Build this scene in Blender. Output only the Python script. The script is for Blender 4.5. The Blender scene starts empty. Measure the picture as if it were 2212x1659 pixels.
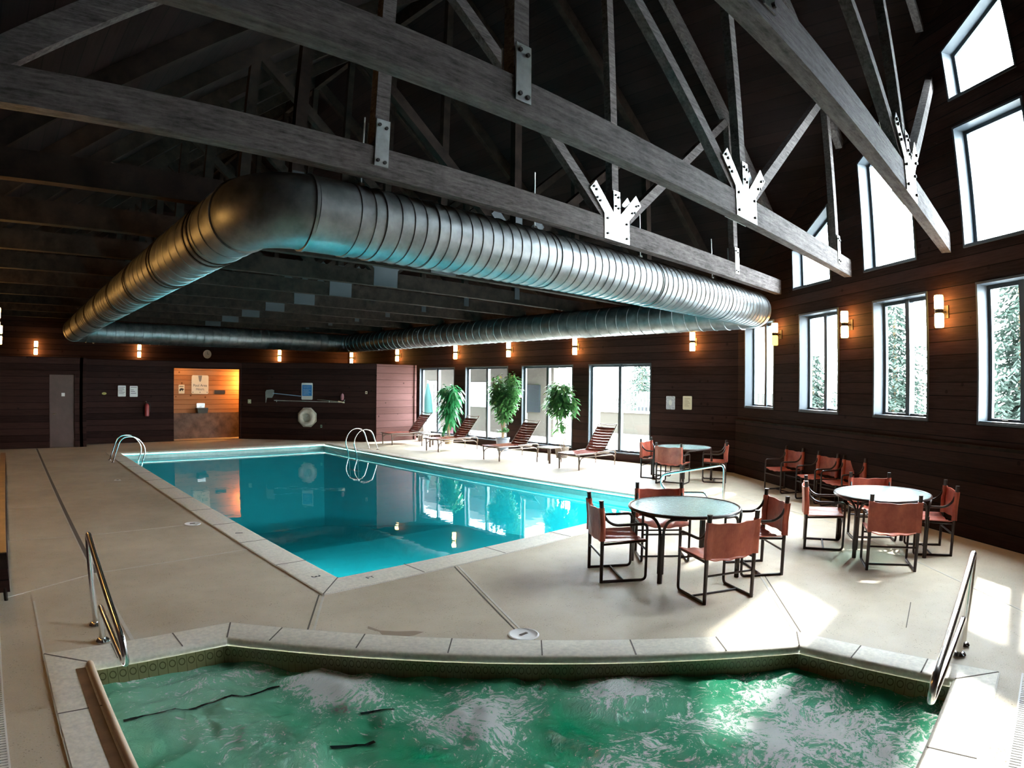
import bpy, math, random
from mathutils import Vector, Matrix, noise
from mathutils.geometry import tessellate_polygon
C = bpy.context.scene.collection
S = bpy.context.scene
PI = math.pi

# ------------------------------------------------------------------ camera
cam = bpy.data.cameras.new('camera'); camo = bpy.data.objects.new('camera', cam); C.objects.link(camo); S.camera = camo
cam.type = 'PANO'; cam.sensor_fit = 'HORIZONTAL'; cam.sensor_width = 36.0
cc = cam
cc.panorama_type = 'FISHEYE_LENS_POLYNOMIAL'
cc.fisheye_fov = 2.6
cc.fisheye_polynomial_k0 = 0.0
cc.fisheye_polynomial_k1 = -0.045694881153645825
cc.fisheye_polynomial_k2 = -6.592349674479136e-06
cc.fisheye_polynomial_k3 = 9.307860579336155e-06
cc.fisheye_polynomial_k4 = -1.1752744715535714e-07
Wc = [[0.7174542058, -0.0080256133, -0.6965594390], [-0.6965330969, 0.0061686906, -0.7174981479], [0.0100552224, 0.9999487671, -0.0011643523]]
M = Matrix([Wc[0] + [0], Wc[1] + [0], Wc[2] + [2.0], [0, 0, 0, 1]])
camo.matrix_world = M
cam.clip_start = 0.02; cam.clip_end = 400

# ------------------------------------------------------------------ world, sun, exposure
w = bpy.data.worlds.new('world'); S.world = w; w.use_nodes = True
bg = w.node_tree.nodes['Background']; bg.inputs[0].default_value = (0.84, 0.93, 1.0, 1); bg.inputs[1].default_value = 16.0
sl = bpy.data.lights.new('sun', 'SUN'); sl.energy = 2.6; sl.color = (1.0, 0.96, 0.88); sl.angle = math.radians(1.2)
so = bpy.data.objects.new('sun', sl); C.objects.link(so)
so.rotation_euler = Vector((-1.12, -0.04, -1.0)).to_track_quat('-Z', 'Y').to_euler(); so.location = (30, 0, 30)
S.view_settings.view_transform = 'Standard'; S.view_settings.look = 'None'
S.view_settings.exposure = 1.85; S.view_settings.gamma = 1.0; S.view_settings.use_curve_mapping = False

# ------------------------------------------------------------------ materials
def newmat(name):
    m = bpy.data.materials.new(name); m.use_nodes = True
    n = m.node_tree.nodes; l = m.node_tree.links
    return m, n, l, n['Principled BSDF']
def setc(b, col=None, rough=None, metal=None, spec=None):
    if col: b.inputs['Base Color'].default_value = (*col, 1)
    if rough is not None: b.inputs['Roughness'].default_value = rough
    if metal is not None: b.inputs['Metallic'].default_value = metal
    if spec is not None: b.inputs['Specular IOR Level'].default_value = spec
def mth(n, l, op, a, b=None, c=None):
    x = n.new('ShaderNodeMath'); x.operation = op
    for i, v in enumerate((a, b, c)):
        if v is None: continue
        if isinstance(v, (int, float)): x.inputs[i].default_value = v
        else: l.new(v, x.inputs[i])
    return x.outputs[0]
def mixc(n, l, f, a, b):
    x = n.new('ShaderNodeMix'); x.data_type = 'RGBA'
    for k, v in ((0, f), (6, a), (7, b)):
        if isinstance(v, (int, float)): x.inputs[k].default_value = v
        elif isinstance(v, tuple): x.inputs[k].default_value = (*v, 1)
        else: l.new(v, x.inputs[k])
    return x.outputs[2]
def noisen(n, l, vec, scale, detail=4, rough=0.6, mscale=None):
    if mscale:
        mp = n.new('ShaderNodeMapping'); mp.inputs['Scale'].default_value = mscale; l.new(vec, mp.inputs[0]); vec = mp.outputs[0]
    x = n.new('ShaderNodeTexNoise'); x.inputs['Scale'].default_value = scale; x.inputs['Detail'].default_value = detail; x.inputs['Roughness'].default_value = rough
    l.new(vec, x.inputs['Vector']); return x.outputs[0]
def ramp(n, l, f, lo, hi):
    x = n.new('ShaderNodeMapRange'); x.inputs[1].default_value = lo; x.inputs[2].default_value = hi; l.new(f, x.inputs[0]); return x.outputs[0]
def pos(n):
    return n.new('ShaderNodeNewGeometry').outputs['Position']
def bump(n, l, b, h, strength=0.4, dist=0.02):
    x = n.new('ShaderNodeBump'); x.inputs['Strength'].default_value = strength; x.inputs['Distance'].default_value = dist
    l.new(h, x.inputs['Height']); l.new(x.outputs[0], b.inputs['Normal'])
def simple(name, col, rough=0.5, metal=0.0, var=0.0, scale=8, bumpy=0.0, spec=None):
    m, n, l, b = newmat(name); setc(b, col, rough, metal, spec)
    if var or bumpy:
        f = noisen(n, l, pos(n), scale)
        if var:
            f2 = ramp(n, l, f, 0.3, 0.7)
            l.new(mixc(n, l, f2, tuple(c * (1 - var) for c in col), tuple(min(1, c * (1 + var)) for c in col)), b.inputs['Base Color'])
        if bumpy: bump(n, l, b, f, bumpy)
    return m
def emis(name, col, strength):
    m, n, l, b = newmat(name); setc(b, col, 0.4)
    b.inputs['Emission Color'].default_value = (*col, 1); b.inputs['Emission Strength'].default_value = strength
    return m
def planks(name, c1, c2, pitch=0.19, axis=2, rough=0.75, groove=0.06, knots=0.0, along=(1.2, 1.2, 22), spec=0.08):
    m, n, l, b = newmat(name); p = pos(n)
    sp = n.new('ShaderNodeSeparateXYZ'); l.new(p, sp.inputs[0])
    q = mth(n, l, 'DIVIDE', sp.outputs[axis], pitch)
    fr = mth(n, l, 'FRACT', q); g = mth(n, l, 'LESS_THAN', fr, groove)
    fl = mth(n, l, 'FLOOR', q)
    wn = n.new('ShaderNodeTexWhiteNoise'); wn.noise_dimensions = '1D'; l.new(fl, wn.inputs['W'])
    gr = noisen(n, l, p, 2.0, 6, 0.65, along)
    f = mth(n, l, 'ADD', mth(n, l, 'MULTIPLY', gr, 0.75), mth(n, l, 'MULTIPLY', wn.outputs[0], 0.35))
    f = ramp(n, l, f, 0.25, 0.85)
    col = mixc(n, l, f, c1, c2)
    if knots:
        vo = n.new('ShaderNodeTexVoronoi'); vo.inputs['Scale'].default_value = 2.6; l.new(p, vo.inputs['Vector'])
        k = mth(n, l, 'LESS_THAN', vo.outputs['Distance'], 0.085)
        col = mixc(n, l, mth(n, l, 'MULTIPLY', k, knots), col, tuple(x * 0.35 for x in c1))
    col = mixc(n, l, g, col, tuple(x * 0.25 for x in c1))
    l.new(col, b.inputs['Base Color']); setc(b, None, rough, None, spec)
    h = mth(n, l, 'SUBTRACT', mth(n, l, 'MULTIPLY', gr, 0.3), g)
    bump(n, l, b, h, 0.6, 0.012)
    return m
MT = {}
MT['siding'] = planks('dark_stained_siding', (0.013, 0.006, 0.005), (0.046, 0.021, 0.018), 0.19, knots=0.5)
MT['pine'] = planks('knotty_pine_boards', (0.30, 0.12, 0.05), (0.52, 0.26, 0.13), 0.17, knots=0.8)
MT['brightlit'] = planks('brightlit_siding_boards', (0.13, 0.062, 0.056), (0.21, 0.108, 0.10), 0.235, knots=0.8, groove=0.045)  # same siding; the strong window light on it is put into this colour
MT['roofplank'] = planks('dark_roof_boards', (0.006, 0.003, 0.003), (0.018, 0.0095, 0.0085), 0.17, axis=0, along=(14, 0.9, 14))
MT['beam'] = None
def beam_mat():
    m, n, l, b = newmat('rough_sawn_grey_timber'); p = pos(n)
    a = noisen(n, l, p, 3.0, 8, 0.7, (0.7, 6, 9)); c = noisen(n, l, p, 26, 5, 0.7, (0.35, 1, 1.6)); d = noisen(n, l, p, 5, 6, 0.75)
    f = mth(n, l, 'ADD', mth(n, l, 'MULTIPLY', a, 0.5), mth(n, l, 'ADD', mth(n, l, 'MULTIPLY', c, 0.35), mth(n, l, 'MULTIPLY', d, 0.25)))
    f = ramp(n, l, f, 0.40, 0.70)
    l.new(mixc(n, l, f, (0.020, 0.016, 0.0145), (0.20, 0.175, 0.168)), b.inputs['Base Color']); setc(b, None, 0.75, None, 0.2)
    bump(n, l, b, f, 0.8, 0.02); return m
MT['beam'] = beam_mat()
MT['dark_shaded_beam'] = simple('dark_and_shaded_timber', (0.020, 0.013, 0.010), 0.8, var=0.5, scale=6, bumpy=0.3, spec=0.08)  # dark trim timber, also the shade colour of the far trusses
def deck_mat():
    m, n, l, b = newmat('exposed_aggregate_concrete'); p = pos(n)
    big = noisen(n, l, p, 0.7, 3, 0.6); mid = noisen(n, l, p, 6, 5, 0.7); fine = noisen(n, l, p, 70, 3, 0.8)
    vo = n.new('ShaderNodeTexVoronoi'); vo.inputs['Scale'].default_value = 42; l.new(p, vo.inputs['Vector'])
    spk = mth(n, l, 'MULTIPLY', mth(n, l, 'LESS_THAN', vo.outputs['Distance'], 0.20), ramp(n, l, mid, 0.45, 0.65))
    c = mixc(n, l, ramp(n, l, big, 0.3, 0.7), (0.43, 0.355, 0.25), (0.64, 0.55, 0.41))
    c = mixc(n, l, mth(n, l, 'MULTIPLY', ramp(n, l, fine, 0.35, 0.7), 0.35), c, (0.68, 0.60, 0.49))
    c = mixc(n, l, mth(n, l, 'MULTIPLY', spk, 0.75), c, (0.13, 0.09, 0.06))
    l.new(c, b.inputs['Base Color'])
    l.new(ramp(n, l, mid, -0.4, 1.1), b.inputs['Roughness'])
    bump(n, l, b, fine, 0.35, 0.006); return m
MT['deck'] = deck_mat()
MT['coping'] = simple('pale_coping_stone', (0.72, 0.67, 0.57), 0.55, var=0.14, scale=30, bumpy=0.12)
MT['grout'] = simple('dark_grout', (0.13, 0.11, 0.09), 0.9)
MT['sealant'] = simple('pale_sealant', (0.60, 0.56, 0.49), 0.7, var=0.1)
MT['steel'] = simple('polished_stainless_steel', (0.80, 0.81, 0.81), 0.22, 1.0)
MT['galv'] = simple('galvanised_steel', (0.62, 0.66, 0.66), 0.28, 0.85, var=0.18, scale=9)
MT['shaded_galv'] = simple('shaded_galvanised_steel', (0.035, 0.042, 0.046), 0.55, 0.5)  # darkened copy of the plate steel, its shade put into the colour
MT['bolt'] = simple('black_bolt', (0.015, 0.015, 0.015), 0.5, 0.3)
MT['brown'] = simple('dark_brown_powder_coat', (0.030, 0.017, 0.013), 0.32, 0.0)
MT['lframe'] = simple('brown_metal_tube', (0.15, 0.105, 0.085), 0.3, 0.4)
MT['white'] = simple('white_paint', (0.75, 0.75, 0.73), 0.5)
MT['wframe'] = simple('grey_window_paint', (0.042, 0.056, 0.068), 0.5)
MT['cream'] = simple('cream_board', (0.80, 0.70, 0.52), 0.5)
MT['black'] = simple('black_print', (0.012, 0.012, 0.012), 0.6)
MT['blue'] = simple('blue_print', (0.03, 0.22, 0.55), 0.45, var=0.15, scale=20)
MT['bronze'] = simple('dark_bronze', (0.035, 0.027, 0.02), 0.4, 0.5)
MT['bark'] = simple('brown_bark', (0.30, 0.20, 0.11), 0.8, var=0.3, scale=20)
MT['soil'] = simple('dark_soil', (0.04, 0.03, 0.02), 0.95)
MT['greypot'] = simple('blue_grey_glazed_clay', (0.17, 0.20, 0.26), 0.35)
MT['claypot'] = simple('brown_clay', (0.17, 0.13, 0.10), 0.6)
MT['tanpot'] = simple('tan_clay', (0.42, 0.31, 0.19), 0.6)
MT['plaster'] = simple('turquoise_pool_plaster', (0.05, 0.68, 0.72), 0.6, var=0.04, scale=2)
MT['stone'] = simple('brown_stone_wainscot', (0.15, 0.085, 0.055), 0.7, var=0.5, scale=4, bumpy=0.2)
MT['ring'] = simple('weathered_white_foam', (0.55, 0.50, 0.42), 0.6, var=0.12, scale=12)
MT['benchtop'] = simple('varnished_bench_board', (0.26, 0.12, 0.05), 0.45, var=0.3, scale=5)
MT['red'] = simple('red_enamel', (0.35, 0.05, 0.06), 0.3)
MT['net'] = simple('grey_mesh_net', (0.22, 0.24, 0.23), 0.8)
MT['lamp'] = emis('lit_amber_glass', (1.0, 0.50, 0.13), 17.0)
MT['dimlamp'] = emis('dim_amber_glass', (1.0, 0.52, 0.08), 1.7)
MT['glass'] = None
def glass_mat():
    m = bpy.data.materials.new('window_glass'); m.use_nodes = True; n = m.node_tree.nodes; l = m.node_tree.links
    n.remove(n['Principled BSDF']); o = n['Material Output']
    t = n.new('ShaderNodeBsdfTransparent'); t.inputs[0].default_value = (0.95, 0.97, 0.97, 1)
    g = n.new('ShaderNodeBsdfGlossy'); g.inputs['Roughness'].default_value = 0.0
    f = n.new('ShaderNodeFresnel'); f.inputs[0].default_value = 1.45; ge = n.new('ShaderNodeNewGeometry')
    x = n.new('ShaderNodeMixShader'); l.new(mth(n, l, 'MULTIPLY', f.outputs[0], mth(n, l, 'SUBTRACT', 1.0, ge.outputs['Backfacing'])), x.inputs[0]); l.new(t.outputs[0], x.inputs[1]); l.new(g.outputs[0], x.inputs[2]); l.new(x.outputs[0], o.inputs[0])
    return m
MT['glass'] = glass_mat()
def leather(name, c1, c2, rough=0.38):
    m, n, l, b = newmat(name); p = n.new('ShaderNodeTexCoord').outputs['Object']
    f = noisen(n, l, p, 7, 5, 0.6); f2 = ramp(n, l, f, 0.3, 0.7)
    l.new(mixc(n, l, f2, c1, c2), b.inputs['Base Color']); setc(b, None, rough); bump(n, l, b, noisen(n, l, p, 22, 3, 0.6, (1, 3, 1)), 0.35, 0.012); return m
MT['sling'] = leather('russet_vinyl_sling', (0.36, 0.068, 0.042), (0.60, 0.155, 0.092))
MT['lsling'] = leather('red_brown_vinyl_strap', (0.16, 0.033, 0.023), (0.29, 0.065, 0.043), 0.25)
def tabletop_mat():
    m, n, l, b = newmat('pebbled_patio_glass'); p = pos(n)
    setc(b, (0.60, 0.80, 0.80), 0.10)
    vo = n.new('ShaderNodeTexVoronoi'); vo.inputs['Scale'].default_value = 38; vo.feature = 'SMOOTH_F1'; l.new(p, vo.inputs['Vector'])
    bump(n, l, b, mth(n, l, 'ADD', vo.outputs['Distance'], noisen(n, l, p, 45, 3, 0.6)), 0.45, 0.012)
    t = n.new('ShaderNodeBsdfTransparent'); t.inputs[0].default_value = (0.75, 0.92, 0.9, 1)
    x = n.new('ShaderNodeMixShader'); x.inputs[0].default_value = 0.62
    l.new(t.outputs[0], x.inputs[1]); l.new(b.outputs[0], x.inputs[2]); l.new(x.outputs[0], n['Material Output'].inputs[0]); return m
MT['tabletop'] = tabletop_mat()
def leaf(name, c1, c2):
    m, n, l, b = newmat(name); oi = noisen(n, l, pos(n), 9, 3, 0.6)
    l.new(mixc(n, l, ramp(n, l, oi, 0.35, 0.65), c1, c2), b.inputs['Base Color']); setc(b, None, 0.4)
    tr = n.new('ShaderNodeBsdfTranslucent'); tr.inputs[0].default_value = (*[min(1, x * 1.6) for x in c2], 1)
    x = n.new('ShaderNodeMixShader'); x.inputs[0].default_value = 0.35
    l.new(b.outputs[0], x.inputs[1]); l.new(tr.outputs[0], x.inputs[2]); l.new(x.outputs[0], n['Material Output'].inputs[0]); return m
MT['leaf_a'] = leaf('deep_green_leaf', (0.010, 0.075, 0.022), (0.03, 0.20, 0.07))
MT['leaf_b'] = leaf('mid_green_leaf', (0.022, 0.07, 0.02), (0.07, 0.20, 0.06))
MT['leaf_c'] = leaf('yellow_green_leaf', (0.03, 0.10, 0.02), (0.15, 0.30, 0.05))
MT['spruce'] = simple('blue_green_needles', (0.032, 0.058, 0.042), 0.8, var=0.4, scale=3)
MT['bush'] = simple('olive_shrub_leaves', (0.16, 0.19, 0.06), 0.8, var=0.4, scale=3)
def pool_water():
    m, n, l, b = newmat('clear_pool_water'); n.remove(b); p = pos(n)
    h = noisen(n, l, p, 1.3, 3, 0.5)
    bp = n.new('ShaderNodeBump'); bp.inputs['Strength'].default_value = 0.06; bp.inputs['Distance'].default_value = 0.05; l.new(h, bp.inputs['Height'])
    f = n.new('ShaderNodeFresnel'); f.inputs[0].default_value = 1.33; l.new(bp.outputs[0], f.inputs['Normal'])
    g = n.new('ShaderNodeBsdfGlossy'); g.inputs['Roughness'].default_value = 0.015; l.new(bp.outputs[0], g.inputs['Normal'])
    t = n.new('ShaderNodeBsdfTransparent'); t.inputs[0].default_value = (0.42, 0.93, 0.97, 1)
    x = n.new('ShaderNodeMixShader'); l.new(f.outputs[0], x.inputs[0]); l.new(t.outputs[0], x.inputs[1]); l.new(g.outputs[0], x.inputs[2])
    l.new(x.outputs[0], n['Material Output'].inputs[0]); return m
MT['poolwater'] = pool_water()
def tub_water():
    m, n, l, b = newmat('churning_green_water'); p = pos(n)
    wv = n.new('ShaderNodeVectorMath'); wv.operation = 'ADD'
    dn = n.new('ShaderNodeTexNoise'); dn.inputs['Scale'].default_value = 1.4; dn.inputs['Detail'].default_value = 3; l.new(p, dn.inputs['Vector'])
    sc = n.new('ShaderNodeVectorMath'); sc.operation = 'SCALE'; sc.inputs[3].default_value = 0.9; l.new(dn.outputs[1], sc.inputs[0])
    l.new(p, wv.inputs[0]); l.new(sc.outputs[0], wv.inputs[1]); q = wv.outputs[0]
    a = noisen(n, l, q, 2.0, 3, 0.5); d = noisen(n, l, q, 17, 8, 0.78); e = noisen(n, l, q, 48, 4, 0.8)
    at = n.new('ShaderNodeAttribute'); at.attribute_name = 'foam'
    f = mth(n, l, 'ADD', mth(n, l, 'MULTIPLY', a, 0.45), mth(n, l, 'MULTIPLY', d, 0.95))
    at2 = n.new('ShaderNodeAttribute'); at2.attribute_name = 'milk'
    f = mth(n, l, 'ADD', f, mth(n, l, 'MULTIPLY', at.outputs['Fac'], 0.30))
    f = mth(n, l, 'ADD', f, mth(n, l, 'MULTIPLY', e, 0.40))
    fm = ramp(n, l, f, 0.99, 1.04)
    milk = ramp(n, l, mth(n, l, 'ADD', mth(n, l, 'MULTIPLY', a, 0.8), mth(n, l, 'MULTIPLY', at2.outputs['Fac'], 0.75)), 0.30, 1.0)
    c = mixc(n, l, milk, (0.006, 0.46, 0.21), (0.40, 0.88, 0.62))
    c = mixc(n, l, fm, c, (0.90, 0.98, 0.95))
    l.new(c, b.inputs['Base Color']); l.new(mth(n, l, 'ADD', 0.06, mth(n, l, 'MULTIPLY', fm, 0.5)), b.inputs['Roughness']); b.inputs['IOR'].default_value = 1.33
    bump(n, l, b, mth(n, l, 'ADD', mth(n, l, 'MULTIPLY', d, 1.0), mth(n, l, 'MULTIPLY', e, 0.5)), 1.0, 0.06)
    return m
MT['tubwater'] = tub_water()
def ring_tile():
    m, n, l, b = newmat('ring_patterned_waterline_tile'); p = pos(n)
    sp = n.new('ShaderNodeSeparateXYZ'); l.new(p, sp.inputs[0])
    u = mth(n, l, 'SUBTRACT', mth(n, l, 'FRACT', mth(n, l, 'DIVIDE', mth(n, l, 'SUBTRACT', sp.outputs[0], sp.outputs[1]), 0.075)), 0.5)
    v = mth(n, l, 'DIVIDE', mth(n, l, 'ADD', sp.outputs[2], 0.105), 0.085)
    r = mth(n, l, 'SQRT', mth(n, l, 'ADD', mth(n, l, 'MULTIPLY', u, u), mth(n, l, 'MULTIPLY', v, v)))
    k = mth(n, l, 'LESS_THAN', mth(n, l, 'ABSOLUTE', mth(n, l, 'SUBTRACT', r, 0.31)), 0.055)
    k2 = mth(n, l, 'LESS_THAN', mth(n, l, 'ABSOLUTE', u), 0.04)
    k = mth(n, l, 'MAXIMUM', k, mth(n, l, 'GREATER_THAN', mth(n, l, 'ABSOLUTE', u), 0.47))
    l.new(mixc(n, l, k, (0.24, 0.23, 0.11), (0.10, 0.095, 0.04)), b.inputs['Base Color']); setc(b, None, 0.25); return m
MT['ringtile'] = ring_tile()

# ------------------------------------------------------------------ mesh helpers
class MB:
    def __init__(s): s.v = []; s.f = []
    def add(s, vs, fs, M=None):
        o = len(s.v)
        s.v += [tuple(M @ Vector(v)) if M else tuple(v) for v in vs]; s.f += [tuple(i + o for i in f) for f in fs]; return s
    def box(s, x0, x1, y0, y1, z0, z1, M=None):
        return s.add([(x0, y0, z0), (x1, y0, z0), (x1, y1, z0), (x0, y1, z0), (x0, y0, z1), (x1, y0, z1), (x1, y1, z1), (x0, y1, z1)],
                     [(3, 2, 1, 0), (4, 5, 6, 7), (0, 1, 5, 4), (1, 2, 6, 5), (2, 3, 7, 6), (3, 0, 4, 7)], M)
    def bar(s, a, b, w, h, up=(0, 0, 1), M=None):      # square bar from a to b; w sideways, h along up
        a = Vector(a); b = Vector(b); d = (b - a).normalized(); u = Vector(up); sd = d.cross(u).normalized(); u = sd.cross(d).normalized()
        vs = []
        for p in (a, b):
            for i, j in ((-1, -1), (1, -1), (1, 1), (-1, 1)): vs.append(p + sd * (w / 2 * i) + u * (h / 2 * j))
        return s.add(vs, [(3, 2, 1, 0), (4, 5, 6, 7), (0, 1, 5, 4), (1, 2, 6, 5), (2, 3, 7, 6), (3, 0, 4, 7)], M)
    def tube(s, pts, r, seg=10, closed=False, M=None, rs=None):
        P = [Vector(p) for p in pts]; N = len(P); vs = []; fs = []
        up = None
        for i in range(N):
            if closed: t = (P[(i + 1) % N] - P[i - 1]).normalized()
            else: t = (P[min(i + 1, N - 1)] - P[max(i - 1, 0)]).normalized()
            if up is None:
                up = Vector((0, 0, 1)) if abs(t.z) < 0.9 else Vector((1, 0, 0))
            up = (up - t * up.dot(t)).normalized(); sd = t.cross(up)
            rr = rs[i] if rs else r
            for k in range(seg):
                a = 2 * PI * k / seg; vs.append(P[i] + up * (math.cos(a) * rr) + sd * (math.sin(a) * rr))
        n2 = N if closed else N - 1
        for i in range(n2):
            j = (i + 1) % N
            for k in range(seg):
                k2 = (k + 1) % seg; fs.append((i * seg + k, i * seg + k2, j * seg + k2, j * seg + k))
        if not closed: fs.append(tuple(range(seg))[::-1]); fs.append(tuple((N - 1) * seg + k for k in range(seg)))
        return s.add(vs, fs, M)
    def cyl(s, c, r, h, seg=16, r2=None, M=None):
        r2 = r if r2 is None else r2; x, y, z = c
        vs = [(x + r * math.cos(2 * PI * k / seg), y + r * math.sin(2 * PI * k / seg), z) for k in range(seg)] + [(x + r2 * math.cos(2 * PI * k / seg), y + r2 * math.sin(2 * PI * k / seg), z + h) for k in range(seg)]
        return s.add(vs, [tuple(range(seg))[::-1], tuple(range(seg, 2 * seg))] + [(k, (k + 1) % seg, seg + (k + 1) % seg, seg + k) for k in range(seg)], M)
    def lathe(s, prof, seg=24, M=None):
        vs = []; fs = []
        for r, z in prof:
            for k in range(seg): vs.append((r * math.cos(2 * PI * k / seg), r * math.sin(2 * PI * k / seg), z))
        for i in range(len(prof) - 1):
            for k in range(seg): fs.append((i * seg + k, i * seg + (k + 1) % seg, (i + 1) * seg + (k + 1) % seg, (i + 1) * seg + k))
        fs.append(tuple(range(seg))[::-1]); fs.append(tuple((len(prof) - 1) * seg + k for k in range(seg)))
        return s.add(vs, fs, M)
    def prism(s, poly, z0, z1, holes=(), M=None, cap0=True, cap1=True):
        loops = [list(poly)] + [list(h) for h in holes]; flat = [p for L in loops for p in L]; n = len(flat)
        tris = tessellate_polygon([[Vector((p[0], p[1], 0)) for p in L] for L in loops])
        vs = [(p[0], p[1], z0) for p in flat] + [(p[0], p[1], z1) for p in flat]; fs = []
        for t in tris:
            a, b, c = (Vector(flat[i]) for i in t)
            if (b - a).cross(c - a) < 0: t = t[::-1]
            if cap1: fs.append(tuple(i + n for i in t))
            if cap0: fs.append(tuple(t[::-1]))
        o = 0
        for k, L in enumerate(loops):
            m = len(L); ar = sum(L[i][0] * L[(i + 1) % m][1] - L[(i + 1) % m][0] * L[i][1] for i in range(m))
            fwd = (ar > 0) == (k == 0)
            for i in range(m):
                j = (i + 1) % m; q = (o + i, o + j, o + j + n, o + i + n); fs.append(q if fwd else q[::-1])
            o += m
        return s.add(vs, fs, M)
    def build(s, name, mat, parent=None, smooth=False, autos=None):
        me = bpy.data.meshes.new(name); me.from_pydata([tuple(v) for v in s.v], [], s.f); me.materials.append(MT[mat] if isinstance(mat, str) else mat)
        if smooth:
            me.polygons.foreach_set('use_smooth', [True] * len(me.polygons))
            if autos is not False:
                try: me.set_sharp_from_angle(angle=math.radians(autos or 40))
                except Exception: pass
        me.update(); o = bpy.data.objects.new(name, me); C.objects.link(o)
        if parent is not None: o.parent = parent
        return o
def thing(name, label, cat, loc=(0, 0, 0), rotz=0.0, group=None):
    o = bpy.data.objects.new(name, None); o.empty_display_size = 0.1; C.objects.link(o); o.location = loc; o.rotation_euler = (0, 0, rotz)
    o['label'] = label; o['category'] = cat
    if group: o['group'] = group
    return o
def tag(o, label, cat, group=None):
    o['label'] = label; o['category'] = cat
    if group: o['group'] = group
    return o
def struct(o): o['kind'] = 'structure'; return o
def dup(root, loc, rotz, label, group=None):
    r = root.copy(); C.objects.link(r); r.location = loc; r.rotation_euler = (0, 0, rotz); r['label'] = label
    if group: r['group'] = group
    for ch in list(root.children):
        c = ch.copy(); C.objects.link(c); c.parent = r
        for g in ch.children:
            d = g.copy(); C.objects.link(d); d.parent = c
    return r
def frame(ox, oy, oz, X, name=None):      # local x along X (world 2D), y outward = Z x X
    X = Vector((X[0], X[1], 0)).normalized(); Z = Vector((0, 0, 1)); Y = Z.cross(X)
    return Matrix([[X.x, Y.x, 0, ox], [X.y, Y.y, 0, oy], [0, 0, 1, oz], [0, 0, 0, 1]])
def wall(poly, holes, t, M):               # poly in (s, z); thickness along +y local
    R = Matrix([[1, 0, 0, 0], [0, 0, 1, 0], [0, 1, 0, 0], [0, 0, 0, 1]])    # (s,z,t)->(s,t,z), flips handedness
    m = MB(); m.prism(poly, 0, t, holes)
    m.v = [tuple(M @ (R @ Vector(v))) for v in m.v]; m.f = [f[::-1] for f in m.f]; return m
def text(s, size, mat, parent, M, name='lettering', depth=0.002, align='CENTER'):
    cu = bpy.data.curves.new(name, 'FONT'); cu.body = s; cu.size = size; cu.align_x = align; cu.align_y = 'CENTER'; cu.extrude = depth
    t = bpy.data.objects.new('tmp', cu); C.objects.link(t); bpy.context.view_layer.update()
    me = bpy.data.meshes.new_from_object(t.evaluated_get(bpy.context.evaluated_depsgraph_get()))
    bpy.data.objects.remove(t); bpy.data.curves.remove(cu)
    me.materials.clear(); me.materials.append(MT[mat]); me.transform(M)
    o = bpy.data.objects.new(name, me); C.objects.link(o); o.parent = parent; return o
def arc(c, r, a0, a1, n, u, v):            # arc in plane of u, v
    c = Vector(c); u = Vector(u); v = Vector(v)
    return [c + u * (r * math.cos(a0 + (a1 - a0) * i / n)) + v * (r * math.sin(a0 + (a1 - a0) * i / n)) for i in range(n + 1)]
def fillet(pts, r, n=5):
    P = [Vector(p) for p in pts]; out = [P[0]]
    for i in range(1, len(P) - 1):
        a, b, c = P[i - 1], P[i], P[i + 1]; d1 = (a - b); d2 = (c - b); rr = min(r, d1.length * 0.49, d2.length * 0.49)
        p = b + d1.normalized() * rr; q = b + d2.normalized() * rr
        for k in range(n + 1):
            t = k / n; out.append(p * (1 - t) ** 2 + b * 2 * t * (1 - t) + q * t * t)
    out.append(P[-1]); return out

# ------------------------------------------------------------------ floor (with pool and tub openings)
TUB_OUT = [(0.12, 4.97), (0.12, 1.66), (1.66, 0.08), (4.88, 0.08), (4.88, 1.67), (1.61, 4.97)]
TUB_IN = [(0.45, 4.66), (0.45, 1.80), (1.80, 0.38), (4.60, 0.38), (4.60, 1.54), (1.47, 4.66)]
POOL_OUT = [(2.62, 5.22), (9.72, 5.22), (9.72, 18.85), (2.62, 18.85)]
POOL_IN = [(3.0, 5.62), (9.42, 5.62), (9.42, 18.5), (3.0, 18.5)]
dw = Vector((-0.594, -0.804)); C0 = Vector((13.46, 6.35))
e_end = C0 + dw * 11.7
floor_poly = [(-0.45, -3.06), (e_end.x, -3.06), (13.46, 6.35), (13.46, 24.2), (-0.45, 24.2)]
fl = struct(MB().prism(floor_poly, -0.12, 0.0, [POOL_OUT, TUB_OUT]).build('floor', 'deck'))
def joint(a, b, w=0.018, mat='sealant', name='expansion_joint'):
    MB().bar((a[0], a[1], 0.0), (b[0], b[1], 0.0), w, 0.005).build(name, mat, fl)
joint((0.80, 20.6), (0.80, 7.0), 0.05, 'grout'); joint((0.765, 20.6), (0.765, 7.0), 0.018)
joint((0.80, 7.0), (0.80, 5.0), 0.03); joint((0.12, 6.3), (0.12, 4.98), 0.02); joint((0.78, 7.0), (-0.12, 6.5)); joint((0.82, 7.0), (2.62, 7.2), 0.022)
joint((-0.12, 8.87), (0.76, 8.8)); joint((0.82, 8.8), (2.3, 8.86)); joint((-0.12, 11.1), (0.76, 11.1)); joint((1.5, 13.6), (2.6, 13.3))
joint((2.62, 5.22), (2.14, 4.47), 0.02); joint((2.58, 5.24), (2.09, 4.49), 0.014, 'grout')
joint((4.25, 5.2), (3.45, 3.40), 0.02); joint((4.20, 5.2), (3.42, 3.44), 0.012, 'grout')
joint((4.88, 1.68), (6.26, 2.62), 0.022); joint((4.92, 1.65), (6.3, 2.59), 0.010, 'grout'); joint((6.26, 2.62), (7.5, 3.6), 0.012)
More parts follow.
